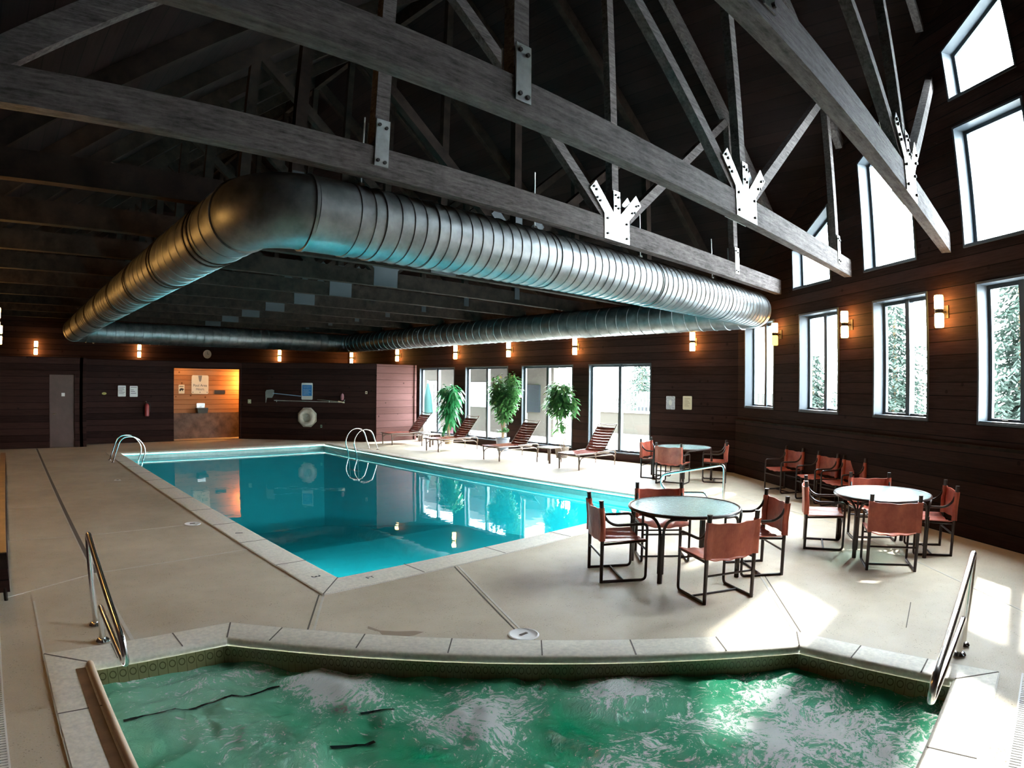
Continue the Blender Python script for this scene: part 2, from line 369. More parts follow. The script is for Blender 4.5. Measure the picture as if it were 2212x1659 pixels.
joint((5.2, -1.2), (7.8, 1.27)); joint((7.8, 1.27), (9.33, 2.75)); joint((9.33, 2.75), (10.96, 5.46)); joint((9.75, 9.1), (13.4, 9.1), 0.01)
joint((5.5, 0.9), (6.2, 1.0), 0.008, 'grout')
stain = MB().prism([(2.52, 4.26), (2.55, 4.30), (2.58, 4.16), (2.68, 4.06), (2.80, 3.98), (2.84, 3.92), (2.74, 3.91), (2.62, 3.95), (2.54, 4.05), (2.56, 4.14)], 0.0, 0.001)
stain.build('stain', simple('dark_water_stain', (0.34, 0.255, 0.175), 0.6), fl)

# ------------------------------------------------------------------ coping helper
def coping(out, inn, parent, zt=0.012, joints=(), thick=0.07):
    m = MB(); N = len(out)
    for i in range(N):
        j = (i + 1) % N; o0, o1, i0, i1 = (Vector(p) for p in (out[i], out[j], inn[i], inn[j]))
        prof = [(0, -thick), (0, zt), (0.90, zt), (0.97, zt - 0.012), (1.0, zt - 0.035), (0.97, -thick)]
        vs = []
        for a, b in ((o0, i0), (o1, i1)):
            for t, z in prof: p = a.lerp(b, t); vs.append((p.x, p.y, z))
        K = len(prof); m.add(vs, [(k, (k + 1) % K, (k + 1) % K + K, k + K) for k in range(K)])
    o = m.build('coping', 'coping', parent, True, 50)
    g = MB()
    for i, t in joints:
        j = (i + 1) % N; a = Vector(out[i]).lerp(Vector(out[j]), t); L = (Vector(out[j]) - Vector(out[i])).normalized()
        nrm = Vector((-L.y, L.x)); mid = (Vector(inn[i]) + Vector(inn[j])) / 2
        if nrm.dot(mid - a) < 0: nrm = -nrm
        d = abs(nrm.dot(Vector(inn[i]) - a)); b = a + nrm * (d * 0.95)
        g.bar((a.x, a.y, zt), (b.x, b.y, zt), 0.010, 0.004)
    for i in range(N): g.bar((*out[i], zt), (*Vector(out[i]).lerp(Vector(inn[i]), 0.93), zt), 0.012, 0.004)
    g.build('grout_line', 'grout', o)
    e = MB()
    for i in range(N): e.bar((*out[i], 0.003), (*out[(i + 1) % N], 0.003), 0.028, 0.012)
    e.build('sealant_bead', 'sealant', o)
    return o

# ------------------------------------------------------------------ main pool
pool = thing('swimming_pool', 'large rectangular indoor pool with turquoise water and pale stone coping', 'pool', (6.2, 12, 0))
pj = [(0, k / 6) for k in range(1, 6)] + [(1, k / 12) for k in range(1, 12)] + [(2, k / 6) for k in range(1, 6)] + [(3, k / 12) for k in range(1, 12)]
cp = coping(POOL_OUT, POOL_IN, pool, joints=pj)
bas = MB(); x0, x1, y0, y1 = 3.02, 9.40, 5.64, 18.48
bv = [(x0, y0, -0.05), (x1, y0, -0.05), (x1, y1, -0.05), (x0, y1, -0.05), (x0, y0, -1.0), (x1, y0, -1.0), (x1, 11.5, -1.4), (x0, 11.5, -1.4), (x1, y1, -2.7), (x0, y1, -2.7)]
bas.add(bv, [(0, 1, 5, 4), (1, 2, 8, 6, 5), (2, 3, 9, 8), (3, 0, 4, 7, 9), (4, 5, 6, 7), (7, 6, 8, 9)])
bo = bas.build('basin', 'plaster', pool)
bnd = MB()
for a, b in (((x0, y1 - .005), (x1, y1 - .005)), ((x1 - .005, y0), (x1 - .005, y1)), ((x0 + .005, y0), (x0 + .005, y1)), ((x0, y0 + .005), (x1, y0 + .005))): bnd.bar((*a, -0.15), (*b, -0.15), 0.012, 0.16)
bnd.build('waterline_tile', simple('pale_aqua_tile', (0.42, 0.62, 0.58), 0.25, var=0.08, scale=14), pool)
MB().add([(x0, y0, -0.16), (x1, y0, -0.16), (x1, y1, -0.16), (x0, y1, -0.16)], [(0, 1, 2, 3)]).build('water', 'poolwater', pool)
flat = lambda x, y, z, rz: Matrix.Translation((x, y, z)) @ Matrix.Rotation(rz, 4, 'Z')
text('3', 0.14, 'black', pool, flat(2.80, 5.75, 0.0125, -PI / 2), 'depth_number', 0.0006)
text('FT', 0.09, 'black', pool, flat(3.25, 5.40, 0.0125, 0), 'depth_number', 0.0006)
MB().bar((2.74, 8.02, 0.0128), (2.83, 7.98, 0.0128), 0.03, 0.001).build('depth_number', 'black', pool)
for o in pool.children: o.matrix_parent_inverse = Matrix.Translation((-6.2, -12, 0))
# unseen underwater lights, added to brighten the pool water
ml = emis('added_light_lens', (0.75, 0.97, 1.0), 6.0)
for (lx, ly, ax) in ((3.025, 9.0, 1), (4.6, 5.645, 0), (7.6, 5.645, 0)):
    R = Matrix.Translation((lx, ly, -0.55)) @ (Matrix.Rotation(PI / 2, 4, 'Y') if ax else Matrix.Rotation(-PI / 2, 4, 'X'))
    q = MB().lathe([(0.13, 0.0), (0.15, 0.012), (0.12, 0.02)], 20, R).build('added_underwater_light', 'steel', pool, True); q.matrix_parent_inverse = Matrix.Translation((-6.2, -12, 0))
    ll = bpy.data.lights.new('added_pool_lamp', 'AREA'); ll.shape = 'DISK'; ll.size = 0.22; ll.energy = 36 if not ax else 14; ll.color = (0.75, 0.97, 1.0); lo_ = bpy.data.objects.new('added_pool_lamp', ll); C.objects.link(lo_)
    lo_.matrix_world = R @ Matrix.Translation((0, 0, 0.05)) @ Matrix.Rotation(PI, 4, 'X')
    q2 = MB().lathe([(0.11, 0.021), (0.10, 0.03), (0.04, 0.036)], 20, R).build('lens', ml, q, True)

# ------------------------------------------------------------------ hot tub
tub = thing('hot_tub', 'sunken hot tub of foaming green water in the foreground', 'hot tub', (2.4, 2.4, 0))
tj = [(0, .3), (0, .6), (3, .33), (3, .66), (4, .15), (4, .30), (4, .45), (4, .60), (4, .75), (4, .9), (5, .33), (5, .66), (2, .3), (2, .6)]
coping(TUB_OUT, TUB_IN, tub, joints=tj)
tw = MB().prism(TUB_IN, -1.05, -0.30, cap1=False); tw.f = [f[::-1] for f in tw.f]; tw.build('basin', simple('aqua_tub_plaster', (0.25, 0.55, 0.42), 0.6), tub)
tt = MB()
N = len(TUB_IN)
ctr = Vector((2.2, 2.4))
for i in range(N):
    a = Vector(TUB_IN[i]); b = Vector(TUB_IN[(i + 1) % N]); tt.add([(a.x, a.y, -0.05), (b.x, b.y, -0.05), (b.x, b.y, -0.32), (a.x, a.y, -0.32)], [(0, 1, 2, 3)])
tt.build('waterline_tile', 'ringtile', tub)
MB().tube(fillet([(0.42, 4.66, 0.012), (0.42, 1.8, 0.012)], 0.05), 0.026, 10).build('rounded_lip', simple('pale_tan_lip', (0.66, 0.52, 0.38), 0.45), tub, True)
MB().bar((0.345, 4.60, 0.0125), (0.345, 1.9, 0.0125), 0.07, 0.004).build('rusty_shade_band', simple('brown_rusty_shade', (0.16, 0.085, 0.045), 0.6, var=0.25, scale=6), tub)  # rusty edge and the shade of the dip beside the lip, painted brown
def inside(p, poly):
    c = False; j = len(poly) - 1
    for i in range(len(poly)):
        if (poly[i][1] > p[1]) != (poly[j][1] > p[1]) and p[0] < (poly[j][0] - poly[i][0]) * (p[1] - poly[i][1]) / (poly[j][1] - poly[i][1]) + poly[i][0]: c = not c
        j = i
    return c
JETS = [(1.95, 3.90, 0.36, 0.04), (3.42, 2.42, 0.36, 0.075), (2.45, 2.75, 0.40, 0.03), (3.3, 1.2, 0.45, 0.03), (1.35, 3.0, 0.3, 0.02)]
FOAM = [(1.0, 4.2, 0.5, 0.15), (3.6, 0.95, 0.85, 0.50), (2.9, 1.5, 0.6, 0.35), (1.95, 3.9, 0.28, 0.95), (3.42, 2.42, 0.27, 1.0), (2.55, 2.85, 0.35, 0.55), (4.0, 1.5, 0.4, 0.45)]
MILK = [(0.95, 4.15, 0.75, 1.0), (1.0, 3.0, 0.7, 0.45), (1.95, 3.9, 0.4, 0.8), (3.42, 2.42, 0.4, 0.8), (2.6, 2.8, 0.5, 0.3), (3.4, 1.0, 0.9, 0.3)]
poly2 = [tuple(Vector(p) + (Vector(p) - ctr).normalized() * 0.05) for p in TUB_IN]
st = 0.022; nx = int(4.6 / st); idx = {}; tv = []; tf = []; foam = []; milk = []
def tub_h(x, y):
    P = Vector((x * 1.0, y * 1.0, 0)); q = noise.noise_vector(P * 1.2) * 0.4
    h = 0.035 * noise.noise(P * 2.2 + q) + 0.022 * noise.noise(P * 5.0 + q * 3) + 0.010 * noise.noise(P * 11 + q * 5)
    h += 0.018 * (1 - abs(noise.noise(P * 3.4 + q * 2)) * 2.2)
    for jx, jy, jr, jh in JETS:
        d2 = ((x - jx) ** 2 + (y - jy) ** 2) / (jr * jr * 0.35)
        if d2 < 9: h += jh * math.exp(-d2) * (0.85 + 0.35 * noise.noise(P * 10))
    return h
for iy in range(nx + 1):
    for ix in range(nx + 1):
        x = 0.36 + ix * st; y = 0.30 + iy * st
        if inside((x, y), poly2):
            idx[(ix, iy)] = len(tv); tv.append((x, y, -0.185 + tub_h(x, y)))
            for src, dst in ((FOAM, foam), (MILK, milk)):
                dst.append(max(a * math.exp(-((x - jx) ** 2 + (y - jy) ** 2) / (jr * jr)) for jx, jy, jr, a in src))
for (ix, iy) in list(idx):
    k = [(ix, iy), (ix + 1, iy), (ix + 1, iy + 1), (ix, iy + 1)]
    if all(q in idx for q in k): tf.append(tuple(idx[q] for q in k))
mb = MB(); mb.v = tv; mb.f = tf
wo = mb.build('water', 'tubwater', tub, True, False)
fa = wo.data.attributes.new('foam', 'FLOAT', 'POINT'); fa.data.foreach_set('value', foam); fa = wo.data.attributes.new('milk', 'FLOAT', 'POINT'); fa.data.foreach_set('value', milk)
# dark nosing stripe of the submerged step, seen at the surface
sm = MB(); py = 0; stripe_mat = simple('black_step_tile', (0.01, 0.03, 0.03), 0.15)
rnd = random.Random(3)
for (xa, ya, xb, yb) in ((0.52, 4.05, 1.62, 4.02), (1.55, 3.12, 1.80, 3.02), (1.9, 3.35, 2.1, 3.25)):
    nn = max(5, int((xb - xa) / 0.043))
    for k in range(nn):
        t = k / nn; x = xa + (xb - xa) * t; y = ya + (yb - ya) * t + 0.012 * noise.noise(Vector((k * .7, 3, 1)))
        hw = 0.010 + 0.014 * abs(noise.noise(Vector((k * .45, ya * 3, 2)))) ; sx = (xb - xa) / nn * 1.02; y2 = ya + (yb - ya) * (k + 1) / nn + 0.012 * noise.noise(Vector(((k + 1) * .7, 3, 1)))
        if k: y = py
        py = y2; base = len(sm.v)
        sm.add([(x, y - hw, tub_h(x, y - hw) - 0.179), (x + sx, y2 - hw, tub_h(x + sx, y2 - hw) - 0.179), (x + sx, y2 + hw, tub_h(x + sx, y2 + hw) - 0.179), (x, y + hw, tub_h(x, y + hw) - 0.179)], [(0, 1, 2, 3)])
    sm.build('step_stripe', stripe_mat, tub); sm = MB()
for o in tub.children: o.matrix_parent_inverse = Matrix.Translation((-2.4, -2.4, 0))

# ------------------------------------------------------------------ walls
E_M = frame(C0.x, C0.y, 0, (-0.594, -0.804))
def roofz(x): return 4.65 + 0.8 * min(x, 13.0 - x)
def ez(s): return roofz(13.46 - 0.594 * s)
WIN_L = [(0.34 + 2.2 * k, 1.60 + 2.2 * k) for k in range(4)]
eh = [[(a, 1.53), (b, 1.53), (b, 3.42), (a, 3.42)] for a, b in WIN_L]
WIN_U = []
def uz(s): return 4.72 + 0.50 * (s - 2.34)
for k in (1, 2): a = 0.14 + 2.2 * k; WIN_U.append([(a, 3.92), (a + 1.27, 3.92), (a + 1.27, uz(a + 1.27)), (a, uz(a))])
a = 6.76
WIN_U.append([(a, 3.92), (a + 1.27, 3.92), (a + 1.27, 5.66), (a, 5.66)]); WIN_U.append([(a, 6.06), (a + 1.27, 6.06), (a + 1.27, 7.42), (a, 6.86)])
eo = [(0, 0), (11.7, 0), (11.7, ez(11.7)), (0, ez(0))]
we = struct(wall(eo, eh + WIN_U, 0.28, E_M).build('wall_east', 'siding'))
wn = wall([(0, 0), (11.7, 0), (11.7, 1.22), (0, 1.22)], [], 0.05, E_M @ Matrix.Translation((0, -0.05, 0)))
struct(wn.build('trim_1', 'siding'))
struct(MB().box(0, 11.7, -0.085, 0, 1.22, 1.26, E_M).build('trim_2', 'dark_shaded_beam'))
G_M = frame(13.46, 24.2, 0, (0, -1))
WIN_G = [(18.75, 16.70), (16.12, 14.04), (13.44, 11.39), (10.82, 8.77)]
gh = [[(24.2 - a, 0.2), (24.2 - b, 0.2), (24.2 - b, 2.59), (24.2 - a, 2.59)] for a, b in WIN_G]
struct(wall([(0, 0), (17.85, 0), (17.85, 4.4), (0, 4.4)], gh, 0.2, G_M).build('wall_north_east', 'siding'))
struct(wall([(0, 0), (13.95, 0), (13.95, 4.4), (7.0, 9.9), (6.9, 9.9), (0, 4.3)], [], 0.2, frame(-0.45, 24.2, 0, (1, 0))).build('wall_north', 'siding'))
struct(wall([(0, 0), (27.3, 0), (27.3, 4.35), (0, 4.35)], [], 0.2, frame(-0.45, -3.06, 0, (0, 1))).build('wall_west', 'siding'))
S_M = frame(6.5, -3.06, 0, (-1, 0))
sh = []
struct(wall([(0, 0), (6.95, 0), (6.95, 4.3), (0, 9.8)], sh, 0.2, S_M).build('wall_south', 'siding'))

def casement(name, poly, M, mull=True, t=0.28, deep=0.19, lab=None):
    W = struct(thing(name, '', '')); del W['label']; del W['category']
    ci = sum(p[0] for p in poly) / len(poly), sum(p[1] for p in poly) / len(poly)
    def inset(d):
        out = []; n = len(poly)
        for i in range(n):
            p0, p1, p2 = Vector(poly[i - 1]), Vector(poly[i]), Vector(poly[(i + 1) % n])
            a = (p1 - p0).normalized(); b = (p2 - p1).normalized(); na = Vector((-a.y, a.x)); nb = Vector((-b.y, b.x))
            k = 1 + na.dot(nb); out.append(tuple(p1 + (na + nb) * (d / k)))
        return out
    m = wall(poly, [inset(0.03)], t + 0.02, M @ Matrix.Translation((0, -0.02, 0)))
    m.build('window_frame', 'wframe', W)
    m = wall(inset(0.03), [inset(0.085)], 0.05, M @ Matrix.Translation((0, deep, 0))); m.build('sash', 'wframe', W)
    s0, s1 = min(p[0] for p in poly), max(p[0] for p in poly); z0, z1 = min(p[1] for p in poly), max(p[1] for p in poly)
    if mull:
        mid = (s0 + s1) / 2; MB().box(mid - 0.045, mid + 0.045, deep - 0.03, deep + 0.08, z0 + 0.03, z1 - 0.03, M).build('mullion', 'wframe', W)
        for q in (-0.3, 0.3): MB().box(mid + q - 0.05, mid + q + 0.05, deep - 0.035, deep - 0.01, z0 + 0.05, z0 + 0.075, M).build('window_latch', 'bronze', W)
    wall(inset(0.07), [], 0.012, M @ Matrix.Translation((0, deep + 0.02, 0))).build('pane', 'glass', W)
    if t > 0.25:
        MB().box(s0 + 0.02, s1 - 0.02, 0.0, 0.14, z0 + 0.028, z0 + 0.05, M).build('window_sill', 'wframe', W)
    return W
wi = 1
for p in eh: casement('window_%d' % wi, p, E_M); wi += 1
for p in WIN_U: casement('window_%d' % wi, p, E_M, mull=False); wi += 1
for p in gh: casement('window_%d' % wi, p, G_M, t=0.2, deep=0.08); wi += 1

for p in sh: casement('window_%d' % wi, p, S_M, t=0.2, deep=0.08); wi += 1
# roof: two board slopes
ro = 0.10
rl = MB().add([(-0.65, -3.3, roofz(-0.65)), (6.5, -3.3, roofz(6.5)), (6.5, 24.5, roofz(6.5)), (-0.65, 24.5, roofz(-0.65)), (-0.65, -3.3, roofz(-0.65) + ro), (6.5, -3.3, roofz(6.5) + ro), (6.5, 24.5, roofz(6.5) + ro), (-0.65, 24.5, roofz(-0.65) + ro)],
              [(3, 2, 1, 0), (4, 5, 6, 7), (0, 1, 5, 4), (1, 2, 6, 5), (2, 3, 7, 6), (3, 0, 4, 7)])
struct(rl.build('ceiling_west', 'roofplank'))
ov = 0.35; nE = Vector((0.804, -0.594))
rp = [(6.5, 24.5), (6.5, e_end.y - 0.5), (e_end.x + 0.03 + 0.804 * ov, e_end.y - 0.5), (C0.x + 0.804 * ov, C0.y - 0.594 * ov), (13.85, 6.6), (13.85, 24.5)]
rr = MB().prism(rp, 0, ro); rr.v = [(x, y, z + roofz(x)) for x, y, z in rr.v]
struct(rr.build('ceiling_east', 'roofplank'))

# ------------------------------------------------------------------ roof trusses
XC = 6.5; BT = 0.13
def truss(y, label, detail):
    T = thing('roof_truss', label, 'roof truss', (XC, y + BT / 2, 3.88), 0, 'timber roof trusses')
    mat = 'beam' if detail else 'dark_shaded_beam'  # far trusses take a darker copy of the timber, shade put into colour
    xr = min(13.40, C0.x + (y - C0.y) * 0.594 / 0.804 - 0.12) if y < 6.4 else 13.40
    L0, L1 = -0.43 - XC, xr - XC; hb = BT / 2
    MB().box(L0, L1, -hb, hb, 0, 0.285).build('bottom_chord', mat, T)
    def tz(x): return 4.36 + 0.8 * min(x, 13.0 - x) - 3.88
    def bmb(a, b, w): return MB().bar(a, b, BT * 0.9, w, up=(0, 0, 1))
    for s, x1 in ((-1, 0.0), (1, 0.0)):
        xe = (-0.43 if s < 0 else xr)
        a = (xe - XC, 0, tz(xe) + 0.13 if s > 0 or True else 0); b = (0.0, 0, tz(6.5) + 0.13)
        bmb(a, b, 0.24).build('top_chord', mat, T)
    MB().box(-0.07, 0.07, -hb * .8, hb * .8, 0.25, tz(6.5) + 0.1).build('king_post', mat, T)
    for s in (-1, 1):
        MB().bar((s * 0.12, 0, 0.22), (s * 3.5, 0, tz(XC - 3.5) + 0.05), BT * 0.8, 0.14).build('diagonal_strut', mat, T)
        hx = 3.58 * s
        MB().box(hx - 0.075, hx + 0.075, -hb * .8, hb * .8, 0.20, tz(XC - 3.58) + 0.05).build('hanger_post', mat, T)
    def plate(poly, side):
        R = Matrix([[1, 0, 0, 0], [0, 0, 1, 0], [0, 1, 0, 0], [0, 0, 0, 1]])
        m = MB().prism(poly, side * (hb + 0.001), side * (hb + 0.012)); m.v = [tuple(R @ Vector(v)) for v in m.v]; m.f = [f[::-1] for f in m.f]; return m
    Y = [(-0.27, 0.0), (0.27, 0.0), (0.27, 0.33), (0.56, 0.60), (0.44, 0.72), (0.09, 0.38), (0.07, 0.38), (0.07, 0.68), (-0.07, 0.68), (-0.07, 0.38), (-0.09, 0.38), (-0.44, 0.72), (-0.56, 0.60), (-0.27, 0.33)]
    HP = lambda h: [(h - 0.075, 0.10), (h + 0.075, 0.10), (h + 0.075, 0.56), (h - 0.075, 0.56)]
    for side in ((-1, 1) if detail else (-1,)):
        g = plate(Y, side).build('gusset_plate', 'galv' if detail else 'shaded_galv', T)
        ps = [plate(HP(h), side).build('strap_plate', 'galv' if detail else 'shaded_galv', T) for h in (-3.58, 3.58)]
        if detail and side < 0:
            def bolt(x, z, par):
                MB().cyl((0, 0, 0), 0.017, 0.02, 6, M=Matrix.Translation((x, -(hb + 0.012), z)) @ Matrix.Rotation(PI / 2, 4, 'X')).build('bolt', 'bolt', par)
            for x, z in ((-0.21, 0.07), (-0.21, 0.27), (0.21, 0.07), (0.21, 0.27), (-0.36, 0.47), (-0.42, 0.50), (-0.44, 0.60), (-0.49, 0.63), (0.34, 0.45), (0.40, 0.47), (0.44, 0.57), (0.49, 0.59), (-0.03, 0.62), (0.03, 0.60), (-0.03, 0.47), (0.03, 0.45)): bolt(x, z, g)
            for h, p in zip((-3.58, 3.58), ps):
                for dx, z in ((-0.045, 0.15), (0.03, 0.14), (-0.045, 0.50), (0.03, 0.48)): bolt(h + dx, z, p)
    return T
ords = ['nearest', 'second', 'third', 'fourth', 'fifth', 'sixth', 'seventh', 'eighth', 'ninth', 'tenth', 'eleventh', 'twelfth']
tl = ['timber roof truss crossing the top right corner, closest to the camera', 'timber roof truss running from top left across the picture, second from the camera',
      'timber roof truss just in front of the big silver duct, third from the camera', 'shade-darkened timber roof truss just behind the near run of duct']
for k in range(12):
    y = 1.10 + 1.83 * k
    truss(y, tl[k] if k < 4 else 'shade-darkened timber roof truss over the far pool, %s from the camera' % ords[k], k < 3)
struct(MB().box(6.44, 6.56, -3.0, 24.2, 9.45, 9.80).build('trim_3', 'dark_shaded_beam'))

# ------------------------------------------------------------------ ductwork loop
duct = thing('air_duct', 'big round spiral-seam silver duct looping below the roof trusses', 'duct', (7, 13, 3.55))
DR = 0.35; DZ = 3.56; xl, xr_, yn, yf = 1.98, 12.22, 5.24, 22.0
def ductmat():
    m, n, l, b = newmat('spiral_galvanised_duct'); p = pos(n)
    f = noisen(n, l, p, 5, 4, 0.6); l.new(mixc(n, l, ramp(n, l, f, 0.3, 0.7), (0.17, 0.185, 0.19), (0.34, 0.365, 0.375)), b.inputs['Base Color'])
    setc(b, None, 0.30, 0.85); l.new(ramp(n, l, f, -0.9, 2.2), b.inputs['Roughness']); return m
MT['duct'] = ductmat()
def pipe(a, b, name, mat='duct', pitch=0.145):
    a = Vector(a); b = Vector(b); L = (b - a).length; n = int(L / pitch); pts = []; rs = []; t = 0
    for k in range(n):
        s = k * L / n
        for ds, dr in ((0.0, 0.0), (0.0065, 0.009), (0.013, 0.0), (L / n - 0.001, 0.0)): pts.append(a.lerp(b, min(1, (s + ds) / L))); rs.append(DR + dr)
    return MB().tube(pts, DR, 40, rs=rs).build(name, mat, duct, True, 25)
eb = 0.43
pipe((xl + eb + 0.42, yn, DZ), (xr_ - eb, yn, DZ), 'near_duct_run'); pipe((xl, yn + eb, DZ), (xl, yf - eb, DZ), 'left_duct_run', pitch=0.3)
pipe((xr_, yn + eb, DZ), (xr_, yf - eb, DZ), 'right_duct_run', pitch=0.3); pipe((xl + eb, yf, DZ), (xr_ - eb, yf, DZ), 'far_duct_run', pitch=0.3)
MB().tube([(xl + eb, yn, DZ), (xl + eb + 0.42, yn, DZ)], DR + 0.004, 40).build('duct_collar', 'duct', duct, True)
for cx, cy, a0 in ((xl + eb, yn + eb, PI), (xr_ - eb, yn + eb, 1.5 * PI), (xr_ - eb, yf - eb, 0), (xl + eb, yf - eb, 0.5 * PI)):
    pts = [(cx + eb * math.cos(a0 + k * PI / 20), cy + eb * math.sin(a0 + k * PI / 20), DZ) for k in range(11)]
    el = MB().tube(pts, DR - 0.003, 40)
    for p, q in ((pts[0], pts[1]), (pts[-1], pts[-2])):
        d = (Vector(q) - Vector(p)).normalized(); el.tube([Vector(p) - d * 0.02, Vector(p) - d * 0.015, Vector(p) + d * 0.015, Vector(p) + d * 0.02], 0.36, 40, rs=[0.35, 0.364, 0.364, 0.35])
    el.build('duct_elbow', 'duct', duct, True)
for x in (xl + eb + 0.44, xl + eb + 0.72, 3.75, 5.6, 7.9, 10.2):
    MB().tube([(x - 0.03, yn, DZ), (x - 0.025, yn, DZ), (x + 0.025, yn, DZ), (x + 0.03, yn, DZ)], DR, 40, rs=[DR, DR + 0.012, DR + 0.012, DR]).build('seam_band', 'duct', duct, True)
for k in range(9):
    y = 6.4 + 1.83 * k
    for dy in (0, 0.16): MB().tube([(xl, y + dy, DZ), (xl, y + dy + 0.04, DZ)], DR + 0.012, 32).build('seam_band', 'bronze', duct, True)
for x in (5.45, 7.75, 10.05, 3.0):
    h = MB().box(x - 0.006, x + 0.006, yn - 0.006, yn + 0.006, DZ + DR, DZ + DR + 0.75); h.box(x - 0.03, x + 0.03, yn - 0.02, yn + 0.02, DZ + DR, DZ + DR + 0.05); h.build('hanger_rod', 'galv', duct)
for x in (xl, xr_):
    for k in range(4):
        y = 8.42 + 3.66 * k; MB().box(x - 0.006, x + 0.006, y - 0.006, y + 0.006, DZ + DR - 0.01, DZ + DR + 0.12).build('hanger_rod', 'galv', duct)
for o in duct.children: o.matrix_parent_inverse = Matrix.Translation((-7, -13, -3.55))

# ------------------------------------------------------------------ far changing-room block (part-height walls)
HB = 2.68
xe_, ye_ = 12.95, 18.3
blk_n = frame(2.2, 21.6, 0, (1, 0))
struct(wall([(0, 0), (5.5, 0), (5.5, HB), (0, HB)], [[(3.08, 0.0), (5.46, 0.0), (5.46, 2.44), (3.08, 2.44)]], 0.16, blk_n).build('wall_changing_room', 'siding'))
struct(wall([(0, 0), (2.75, 0), (2.75, HB), (0, HB)], [[(1.64, 0.0), (2.40, 0.0), (2.40, 2.17), (1.64, 2.17)]], 0.12, frame(-0.45, 20.75, 0, (1, 0))).build('wall_utility_room', 'siding'))
struct(wall([(0, 0), (0.85, 0), (0.85, HB), (0, HB)], [], 0.1, frame(2.2, 20.75, 0, (0, 1)) @ Matrix.Translation((0, 0.0, 0))).build('wall_utility_return', 'siding'))
dl = math.hypot(3.6, 3.3)
D_M = frame(7.7, 21.6, 0, (3.6, -3.3))
struct(wall([(0, 0), (dl, 0), (dl, HB), (0, HB)], [], 0.12, D_M).build('wall_diagonal', 'siding'))
struct(wall([(0, 0), (1.65, 0), (1.65, HB - 0.02), (0, HB - 0.02)], [], 0.12, frame(11.3, 18.3, 0, (1, 0))).build('wall_brightlit_boards', 'brightlit'))
struct(wall([(0, 0), (5.8, 0), (5.8, HB - 0.02), (0, HB - 0.02)], [], 0.1, frame(12.95, 24.15, 0, (0, -1)) @ Matrix.Translation((0, -0.1, 0))).build('wall_brightlit_return', 'brightlit'))
struct(MB().box(11.3, 11.37, 18.27, 18.31, 0, HB - 0.02).build('trim_4', 'brightlit')); struct(MB().box(12.88, 12.96, 18.25, 18.31, 0, HB - 0.02).build('trim_5', 'brightlit'))
struct(MB().prism([(-0.4, 20.87), (2.1, 20.87), (2.3, 21.7), (7.8, 21.75), (11.4, 18.45), (12.85, 18.45), (12.85, 24.15), (-0.4, 24.15)], HB - 0.06, HB - 0.02).build('ceiling_changing_room', 'dark_shaded_beam'))
# alcove
ax0, ax1, ay0, ay1 = 5.0, 8.35, 21.76, 22.4
struct(MB().box(ax0, ax1, ay1, ay1 + 0.06, 0.90, 2.60).build('wall_alcove_upper', 'pine')); struct(MB().box(ax0, ax1, ay1 - 0.02, ay1 + 0.06, 0, 0.90).build('wall_alcove_lower', 'stone'))
struct(MB().box(ax0 - 0.06, ax0, ay0, ay1 + 0.06, 0, 2.60).build('wall_alcove_west', 'pine')); struct(MB().box(ax1, ax1 + 0.06, ay0 + 0.3, ay1 + 0.06, 0, 2.60).build('wall_alcove_east', 'pine'))
# utility door
dr = struct(MB().box(1.20, 1.94, 20.80, 20.84, 0.0, 2.16).build('door_1', simple('dull_brown_door', (0.085, 0.05, 0.04), 0.6, var=0.2, scale=3)))
MB().box(1.56, 1.66, 20.775, 20.80, 1.52, 1.62).build('door_viewer', 'white', dr); MB().tube([(1.30, 20.76, 1.0), (1.38, 20.75, 1.0), (1.38, 20.80, 1.0)], 0.012).build('door_handle', 'steel', dr, True)

# ------------------------------------------------------------------ wall sconces
def make_sconce(label, lower='lamp'):
    t = thing('wall_sconce', label, 'wall lamp', (0, 0, 0), 0, 'amber wall sconces')   # local -y points into the room
    b = MB().box(-0.05, 0.05, -0.018, 0.0, -0.09, 0.09); b.build('backplate', 'bronze', t)
    a = MB().tube([(0, -0.01, 0), (0, -0.15, 0)], 0.014, 8); a.cyl((0, -0.15, -0.028), 0.062, 0.056, 16); a.build('arm', 'bronze', t, True)
    for s, nm, mt in ((1, 'upper_shade', 'lamp'), (-1, 'lower_shade', lower)):
        pr = [(0.055, 0.028), (0.066, 0.045), (0.066, 0.20), (0.060, 0.225)]
        if s < 0: pr = [(r, -z) for r, z in pr][::-1]
        MB().lathe(pr, 16, Matrix.Translation((0, -0.15, 0))).build(nm, mt, t, True)
    return t
def wm(p, X): return math.atan2(X[1], X[0])
sc0 = make_sconce('lit amber twin sconce on the window wall, right of the narrow first window', 'dimlamp'); sc0.location = (*(C0 + dw * 1.86), 3.08); sc0.rotation_euler[2] = math.atan2(-0.804, -0.594)
sc1 = make_sconce('lit amber twin sconce on the window wall between second and third lower windows')
sc1.location = (*(C0 + dw * 4.16), 3.08); sc1.rotation_euler[2] = math.atan2(-0.804, -0.594)
dup(sc1, (*(C0 + dw * 6.37), 3.08), math.atan2(-0.804, -0.594), 'lit amber twin sconce on the window wall, farthest right in the picture')
dup(sc1, (*(C0 + dw * 8.57), 3.08), math.atan2(-0.804, -0.594), 'lit amber twin sconce on the window wall, beyond the right edge of the picture')
for y, lb in ((7.49, 'lit amber twin sconce above the two paper notices, right of the glass doors'), (11.21, 'lit amber twin sconce between the two brightest glass panels, above the thin-stemmed plant'),
              (13.88, 'lit amber twin sconce right above the bushy plant in the grey pot'), (16.49, 'lit amber twin sconce above the droopy-leaved plant'),
              (20.05, 'lit amber twin sconce peeking over the top of the rosy board wall'), (23.6, 'lit amber twin sconce in the far corner above the dark diagonal wall')):
    dup(sc1, (13.46, y, 3.08), -PI / 2, lb)
